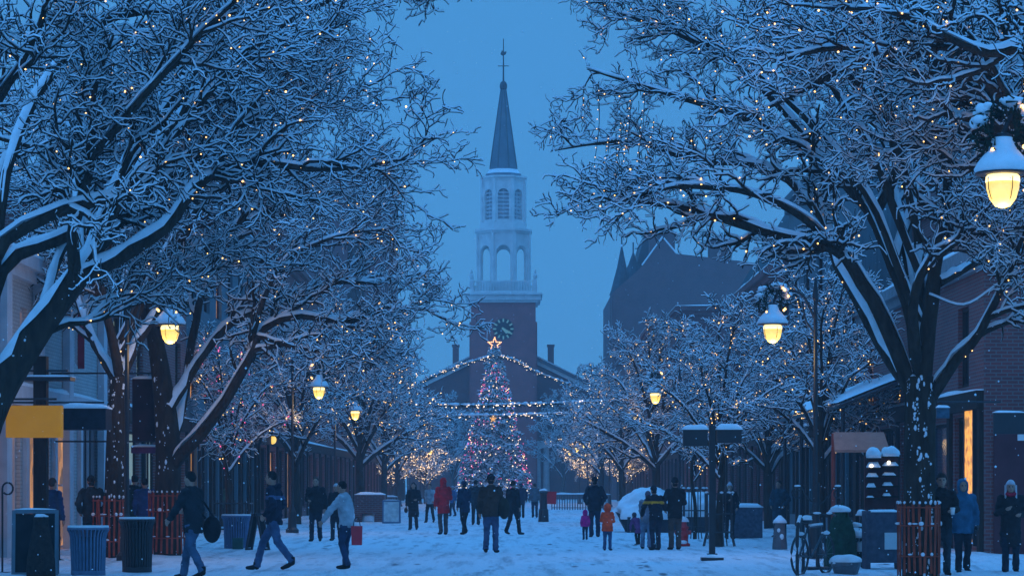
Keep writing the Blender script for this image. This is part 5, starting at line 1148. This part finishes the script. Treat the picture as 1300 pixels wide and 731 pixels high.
    for s, sg in (('L', -1), ('R', 1)):
        j = J[s]; b = MB(); a = j['ank']; lift = a[2]-.08; b.tube([a+[0, 0, .06], a+[0, 0, .0]], [.054, .056], 10); b.ell(a+[0, .01, -.035], (.05, .07, .045), 10, 8); b.tube([a+[0, -.03, -.035], a+[sg*.012, .08, -.04-lift*.6], a+[sg*.02, .165, -.048-lift*.9]], [.044, .045, .034], 10); b.ell(a+[sg*.02, .16, -.046-lift*.9], (.044, .05, .034), 10, 8)
        o = b.build('boot', bm, t); BAKE.append((o, .014, 2, 0, None))
    # head cover
    if head in ('hair', 'hood_down', 'long'):
        h = MB(); h.ell(HT((0, -.018, .028)), (.083*hs, .096*hs, .104*hs), 16, 12)
        if head == 'long':
            for sg in (-1, 0, 1): h.tube([HT((sg*.055, -.045, .03)), HT((sg*.075, -.055, -.10)), HT((sg*.07, -.06, -.22))], [.055, .052, .028], 8)
        o = h.build('hair', HAIR[headcol], t); BAKE.append((o, .012, 2, .004, ('hair', HT, hs)))
    elif head in ('hat', 'pompom'):
        hm = cloth('hat_%02d%02d%02d' % tuple(int(v*99) for v in headcol), headcol); h = MB(); h.ell(HT((0, -.012, .042)), (.086*hs, .102*hs, .098*hs), 16, 12); h.tube([HT((0, -.01, .025)), HT((0, -.01, .055))], [.092*hs, .092*hs], 16)
        if head == 'pompom': h.ell(HT((0, -.02, .15)), .035*hs, 8, 6)
        o = h.build('hat', hm, t); BAKE.append((o, .012, 2, .003, ('hair', HT, hs)))
        h = MB(); h.ell(HT((0, -.04, -.045)), (.070*hs, .06*hs, .06*hs), 12, 8); o = h.build('hair', HAIR['dark'], t); BAKE.append((o, .014, 2, .003, None))
    if gloves:
        for s, sg in (('L', -1), ('R', 1)):
            j = J[s]; d = nrm(j['wr']-j['el']); side = nrm(np.cross(d, [0, 1, .2])); up = np.cross(side, d); g = MB(); g.tube([j['wr']-d*.02, j['wr']+d*.08], [.036, .044], 10)
            for q, L in ((-1.5, .062), (-.5, .075), (.5, .072), (1.5, .055)): b0 = j['wr']+d*.07+up*q*.022; g.tube([b0, b0+d*L*.6, b0+d*L-side*sg*.02], [.014, .0135, .011], 6)
            b0 = j['wr']+d*.02+up*.035; g.tube([b0, b0+d*.04+up*.025, b0+d*.066+up*.028], [.017, .016, .012], 6)
            o = g.build('glove', BLACK, t); BAKE.append((o, .010 if fine else .014, 2, 0, None))
    t['J'] = 0; del t['J']
    return t, J, B, HT
def part(t, mb, name, m, smooth=True): return mb.build(name, m, t, smooth)
DENIM = (.035, .075, .16); DENIM2 = (.02, .045, .10); NAVY = (.012, .02, .045); BLK = (.010, .011, .014); CHAR = (.022, .024, .028)

# foreground left
t, J, B, HT = person(245, 38.8, 1.74, 60, 'person in a dark jacket and jeans striding left, round bag at the hip', 'charcoal', (.014, .018, .022), .74, 'denim', (.05, .09, .15), .75, ('fwd', 'bent'), .04, 'hair', 'dark', fine=True)
b = MB(); b.ell((.24, -.20, .80), (.10, .17, .22), 14, 10); b.tube(catmull([(.2, -.1, .98), (.12, .12, 1.25), (-.08, .06, 1.45), (.05, -.12, 1.3), (.2, -.28, .98)], 16), .018, 6); part(t, b, 'bag', cloth('bagblack', BLK))
person(348, 43, 1.77, 78, 'man in a black and blue jacket and jeans striding left with hands in his pockets', 'navyblack', (.012, .018, .034), .80, 'denim2', (.05, .09, .17), 1.0, ('pocket', 'pocket'), .03, 'hood_down', 'dark', fine=True, stripe=(.06, .10, .18))
t, J, B, HT = person(440, 43.4, 1.60, 72, 'person in a pale blue grey jacket and dark jeans carrying a red bag', 'palegrey', (.36, .42, .46), .82, 'denim3', DENIM2, .18, ('low', 'down'), .10, 'hair', 'dark', fine=True)
tb = thing('shopping_bag', 'bright red shopping bag hanging from the hand of the person in pale jacket', 'bag', (X(453, 43.2), 43.2, .44)); m = MB(); m.prism([(-.09, 0), (.09, 0), (.10, .34), (-.10, .34)], 'y', -.06, .06); m.build('bag', mat('red_bag', (.60, .012, .03), .5, .1, 5), tb)
m = MB(); m.tube(catmull([(-.06, 0, .34), (-.04, 0, .46), (.0, 0, .50), (.04, 0, .46), (.06, 0, .34)], 10), .008, 5); m.build('handle', BLACK, tb)
# middle distance left
person(401, 65, 1.74, 176, 'man in a black coat and dark trousers walking toward the camera, left of centre', 'black', BLK, .78, 'blacklegs', (.016, .022, .034), .3, ('down', 'bent'), 0, 'hair', 'brown', stripe=None)
person(427, 66, 1.56, 170, 'shorter person in dark clothes and pale hat behind the pale jacket person', 'black', BLK, .80, 'blacklegs', (.016, .022, .034), .2, ('down', 'down'), 0, 'hat', (.45, .46, .48))
t, J, B, HT = person(525, 82, 1.62, 172, 'woman in a long black coat walking toward the camera with a small bag', 'black', (.012, .012, .016), .48, 'blacklegs', (.016, .018, .026), .3, ('bent', 'down'), 0, 'long', 'dark', flare=1.1)
b = MB(); b.ell((.27, .06, .72), (.07, .10, .10)); b.tube([(.26, .05, .9), (.27, .05, .8)], .012, 5); part(t, b, 'handbag', cloth('bagbrown', (.06, .04, .035)))
person(546, 98, 1.58, 165, 'person in a grey white jacket and dark trousers behind the long black coat', 'greywhite', (.34, .37, .40), .84, 'blacklegs', BLK, .7, ('fwd', 'back'), .05, 'hair', 'brown')
person(563, 74, 1.74, 20, 'person in a red hooded coat seen from behind among the crowd', 'red', (.62, .015, .022), .66, 'brownlegs', (.10, .065, .06), .18, ('down', 'bent'), 0, 'hood_up', 'dark', flare=1.05)
person(590, 74, 1.66, 40, 'person in a dark coat standing right of the red coat, feet apart', 'navy', (.012, .022, .045), .72, 'blacklegs', BLK, .5, ('down', 'bent'), .03, 'hat', (.02, .03, .06))
person(604, 92, 1.72, 0, 'person in dark clothes glimpsed left of the brown jacket man', 'charcoal', CHAR, .78, 'blacklegs', BLK, .4, ('down', 'down'), 0, 'hair', 'dark')
person(575, 118, 1.50, 130, 'small person in a blue coat far behind the red coat', 'bluecoat', (.06, .13, .26), .75, 'blacklegs', NAVY, .3, ('down', 'down'), 0, 'hat', (.3, .3, .32))
t, J, B, HT = person(623, 54, 1.77, -8, 'man in brown jacket and blue jeans seen from behind in mid street', 'brown', (.045, .034, .026), .80, 'denim', (.05, .09, .17), .22, ('down', 'bent'), 0, 'hat', (.012, .014, .018), fine=True, fat=1.08)
b = MB(); b.ell((.30, -.02, .98), (.13, .13, .24), 14, 10); b.tube(catmull([(.28, .0, 1.2), (.1, -.10, 1.40), (-.05, .0, 1.46)], 8), .022, 6); part(t, b, 'shoulder_bag', cloth('bagolive', (.025, .030, .022)))
person(651, 74, 1.66, -40, 'person in black with legs apart right of the brown jacket man', 'black', BLK, .78, 'blacklegs', BLK, .6, ('bent', 'down'), 0, 'hair', 'dark')
person(662, 112, 1.62, 10, 'far person in a dark blue coat behind the person in black', 'navy', NAVY, .70, 'blacklegs', BLK, .2, ('down', 'down'), 0, 'hat', (.03, .04, .07))
person(679, 113, 1.62, 5, 'far person in a grey jacket left of the red banner', 'greycoat', (.10, .12, .14), .80, 'blacklegs', NAVY, .25, ('down', 'down'), 0, 'hair', 'brown')
# right of centre
person(755, 70, 1.76, 4, 'tall man in a dark coat with the two children, seen from behind', 'black', (.012, .014, .022), .76, 'navylegs', NAVY, .15, ('pocket', 'pocket'), 0, 'hat', (.012, .012, .016), fat=1.06)
person(743, 67, .80, 10, 'toddler in a bright pink hooded jacket and dark trousers', 'pink', (.62, .015, .20), .80, 'navylegs', NAVY, .15, ('down', 'down'), 0, 'hood_up', 'dark', child=1.5, flare=1.15, fat=1.25)
person(771, 56, 1.06, -15, 'child in a bright orange hooded jacket and blue trousers', 'orange', (.85, .075, .02), .74, 'denim', DENIM, .12, ('bent', 'bent'), .05, 'hood_up', 'dark', child=1.35, flare=1.1, fat=1.15)
person(833, 56.2, 1.52, 25, 'person in a black jacket with a yellow band, leaning over beside the snow heap', 'black', (.010, .012, .018), .80, 'navylegs', (.018, .024, .04), .15, ('low', 'bent'), .16, 'hat', (.01, .012, .018), stripe=(.55, .28, .02), fat=1.05)
person(820, 57.5, 1.40, -20, 'person in a grey coat and pale jeans bending behind the yellow banded jacket', 'greycoat', (.16, .18, .22), .78, 'palejeans', (.14, .20, .28), .1, ('low', 'low'), .25, 'hat', (.10, .08, .11))
t, J, B, HT = person(810, 61, .85, 30, 'small child in grey and purple crouched low by the grey coat', 'purple', (.16, .05, .16), .62, 'blacklegs', BLK, .2, ('low', 'low'), .5, 'hat', (.05, .05, .07), child=1.4)
person(857, 56.5, 1.70, 12, 'man in a black coat and brown trousers beside the fire hydrant', 'black', (.012, .012, .013), .76, 'brownlegs', (.075, .055, .045), .1, ('pocket', 'bent'), 0, 'hat', (.012, .012, .014))
person(926, 68, 1.58, 190, 'person in dark clothes and a white hood by the utility cabinet', 'black', BLK, .62, 'blacklegs', BLK, .1, ('pocket', 'chest'), 0, 'pompom', (.40, .42, .46))
person(989, 70, 1.66, 150, 'person in a dark teal coat standing in the shade of the right shop front', 'teal', (.012, .045, .065), .50, 'blacklegs', BLK, .1, ('pocket', 'pocket'), 0, 'hair', 'dark', fat=1.15)
# right foreground
t, J, B, HT = person(1195, 40.3, 1.72, 176, 'man in a black jacket and dark cap holding a paper cup beside the right fence', 'black', (.014, .013, .013), .80, 'tealtrousers', (.02, .035, .045), .12, ('bent', 'pocket'), 0, 'hat', (.025, .024, .02), fine=True)
c = thing('paper_cup', 'white paper cup in the hand of the man in the dark cap', 'cup', (0, 0, 0)); w = J['L']['wr']; M_ = t.matrix_basis; p = Vector((w[0]-.0, w[1]+.10, w[2]-.01))
th = R(176); k = 1.72/1.75; c.location = (t.location[0]+k*(math.cos(th)*p[0]-math.sin(th)*p[1]), t.location[1]+k*(math.sin(th)*p[0]+math.cos(th)*p[1]), k*p[2]); m = MB(); m.lathe([(.030, -.05), (.042, .05)], (0, 0, 0), 12); m.build('cup', WHITE, c, True); m = MB(); m.lathe([(.044, .05), (.044, .06), (.036, .068)], (0, 0, 0), 12); m.build('lid', WHITE, c)
person(1222, 41.5, 1.62, 182, 'person in a puffy teal hooded coat and dark trousers walking at the right', 'bluepuff', (.03, .13, .22), .74, 'blacklegs', (.014, .018, .026), .35, ('down', 'down'), 0, 'hood_up', 'dark', fine=True, fat=1.14, gloves=True)
t, J, B, HT = person(1283, 41.1, 1.60, 172, 'woman in long dark quilted coat, red scarf and white hat at right edge', 'quilt', (.018, .018, .020), .50, 'navylegs', (.014, .022, .035), .25, ('bent', 'chest'), 0, 'hat', (.50, .50, .54), fine=True, fat=1.05)
b = MB(); b.tube([B((.085*math.cos(q), .02+.085*math.sin(q), 1.475+.012*math.sin(q*3))) for q in np.linspace(0, 2*math.pi, 20)], .036, 8, False); part(t, b, 'scarf', cloth('redscarf', (.45, .02, .05)))
b = MB()
for sg in (-1, 1): b.tube([HT((sg*.085, .0, .03)), HT((sg*.095, .02, -.10)), HT((sg*.10, .08, -.36))], [.03, .02, .012], 8)
part(t, b, 'hat_tassel', cloth('hat_white', (.50, .50, .54)))
# shop goers at the far left
person(116, 50, 1.72, 20, 'person in a dark hooded jacket before the pale shop, left of the slender fenced tree', 'charcoal', (.022, .024, .025), .74, 'blacklegs', BLK, .1, ('pocket', 'pocket'), 0, 'hat', (.015, .015, .016))
person(66, 47, 1.66, -30, 'person in a blue jacket against the lit shop behind the chalkboard', 'navyblue', (.02, .05, .12), .70, 'blacklegs', BLK, .1, ('bent', 'down'), 0, 'hair', 'brown')
person(163, 54, 1.66, 30, 'person in dark clothes and white hat behind the black litter bin', 'green', (.016, .028, .028), .70, 'blacklegs', BLK, .1, ('down', 'down'), 0, 'hat', (.5, .5, .52))
person(184, 54, 1.68, 10, 'person in a royal blue jacket seen from behind between the left fences', 'royal', (.025, .055, .17), .74, 'blacklegs', BLK, .1, ('down', 'pocket'), 0, 'hair', 'dark')
person(171, 56.5, 1.76, 0, 'dark haired person in black behind the royal blue jacket', 'black', BLK, .74, 'blacklegs', BLK, .1, ('down', 'down'), 0, 'hair', 'dark')
person(279, 84, 1.66, 15, 'person in a greenish jacket near the warm lit left windows', 'olive', (.06, .09, .05), .76, 'blacklegs', BLK, .1, ('down', 'down'), 0, 'hair', 'dark')
person(215, 61, 1.60, 40, 'dark figure behind the stout left tree and its fence', 'black', BLK, .74, 'blacklegs', BLK, .2, ('down', 'down'), 0, 'hat', (.01, .01, .012))

def bake():
    for o, vs, it, nz, extra in BAKE:
        r = o.modifiers.new('r', 'REMESH'); r.mode = 'VOXEL'; r.voxel_size = vs; r.use_smooth_shade = True
        q = o.modifiers.new('s', 'SMOOTH'); q.iterations = it; q.factor = .5
    dg = bpy.context.evaluated_depsgraph_get(); dg.update()
    for i, (o, vs, it, nz, extra) in enumerate(BAKE):
        me = bpy.data.meshes.new_from_object(o.evaluated_get(dg)); o.modifiers.clear(); old = o.data
        ms = [m for m in old.materials]; o.data = me; me.materials.clear()
        for m in ms: me.materials.append(m)
        bpy.data.meshes.remove(old); n = len(me.vertices); V = np.empty(n*3, np.float32); me.vertices.foreach_get('co', V); V = V.reshape(-1, 3).astype(float)
        if nz:
            N = np.empty(n*3, np.float32); me.vertices.foreach_get('normal', N); N = N.reshape(-1, 3)
            w = fnoise(V*[1, 1, 1.8], i*7+1, 5.0, 8)*1.1+fnoise(V, i*7+2, 12, 6)*.55; V = V+N*(nz*w)[:, None]
        if extra and extra[0] in ('hood', 'hair'):
            # open the hood / clear the face: push the front of the shell back behind the face
            HT, hs = extra[1], extra[2]; c = HT((0, 0, 0)); f = HT((0, 1, 0))-c; f /= np.linalg.norm(f); d = (V-c); y = d@f; zz = d[:, 2]; r_ = np.linalg.norm(d-np.outer(y, f)-np.outer(zz, [0, 0, 1.]), axis=1)
            if extra[0] == 'hood':
                s = (y > .045*hs) & (((r_/(.066*hs))**2+((zz+.02*hs)/(.088*hs))**2) < 1.25) & (zz > -.12*hs); V[s] -= np.outer(np.minimum(y[s]-.03*hs, .1), f)
            else:
                s = (y > .03*hs) & (zz < .045*hs) & (zz > -.16*hs); V[s] -= np.outer(y[s]-.02*hs, f)
        me.vertices.foreach_set('co', V.astype(np.float32).ravel())
        np_ = len(me.polygons); C = np.empty(np_*3, np.float32); me.polygons.foreach_get('center', C); C = C.reshape(-1, 3); mi = np.zeros(np_, np.int32)
        if extra and extra[0] == 'face':
            HT, hs = extra[1], extra[2]
            for sg in (-1, 1): mi[np.linalg.norm((C-HT((sg*.030, .080, .006)))/np.array([1.3, 2.2, 1]), axis=1) < .012*hs] = 1
            mi[np.linalg.norm((C-HT((0, .088, -.062)))/np.array([2.6, 3, 1]), axis=1) < .008*hs] = 2
        if extra and extra[0] == 'stripe': mi[(C[:, 2] > 1.24) & (C[:, 2] < 1.31) & (np.abs(C[:, 0]) < .3)] = 1
        me.polygons.foreach_set('material_index', mi); me.polygons.foreach_set('use_smooth', np.ones(np_, bool)); me.update()
bake()

# ------------------------------------------------------------------ falling snow
rg = np.random.default_rng(77); n = 2600; D = 14+60*rg.random(n)**.7
C = np.stack([(rg.random(n)-.5)*1.2*D*1300/F, D, CAMZ+(616-731*rg.random(n))*D/F], -1); C = C[C[:, 2] > .05]
V, Q = ico_pts(C, (.004+.007*rg.random((len(C), 1, 1)))); o = link('falling_snow', bigmesh('falling_snow', V, Q, SNOW)); tag(o, 'sparse fine snowflakes drifting in the air over the street', 'snowflakes', kind='stuff')

# ------------------------------------------------------------------ air: falling-snow haze
def haze():
    m = bpy.data.materials.new('haze_air'); m.use_nodes = True; n = m.node_tree; n.nodes.clear()
    o = n.nodes.new('ShaderNodeOutputMaterial'); v = n.nodes.new('ShaderNodeVolumePrincipled')
    v.inputs['Color'].default_value = (.92, .95, 1, 1); v.inputs['Density'].default_value = .00074; v.inputs['Anisotropy'].default_value = .0
    n.links.new(v.outputs[0], o.inputs['Volume'])
    ob = MB().bb((-70, -12, -1.2), (70, 330, 56)).build('haze', m); tag(ob, kind='stuff')
haze()
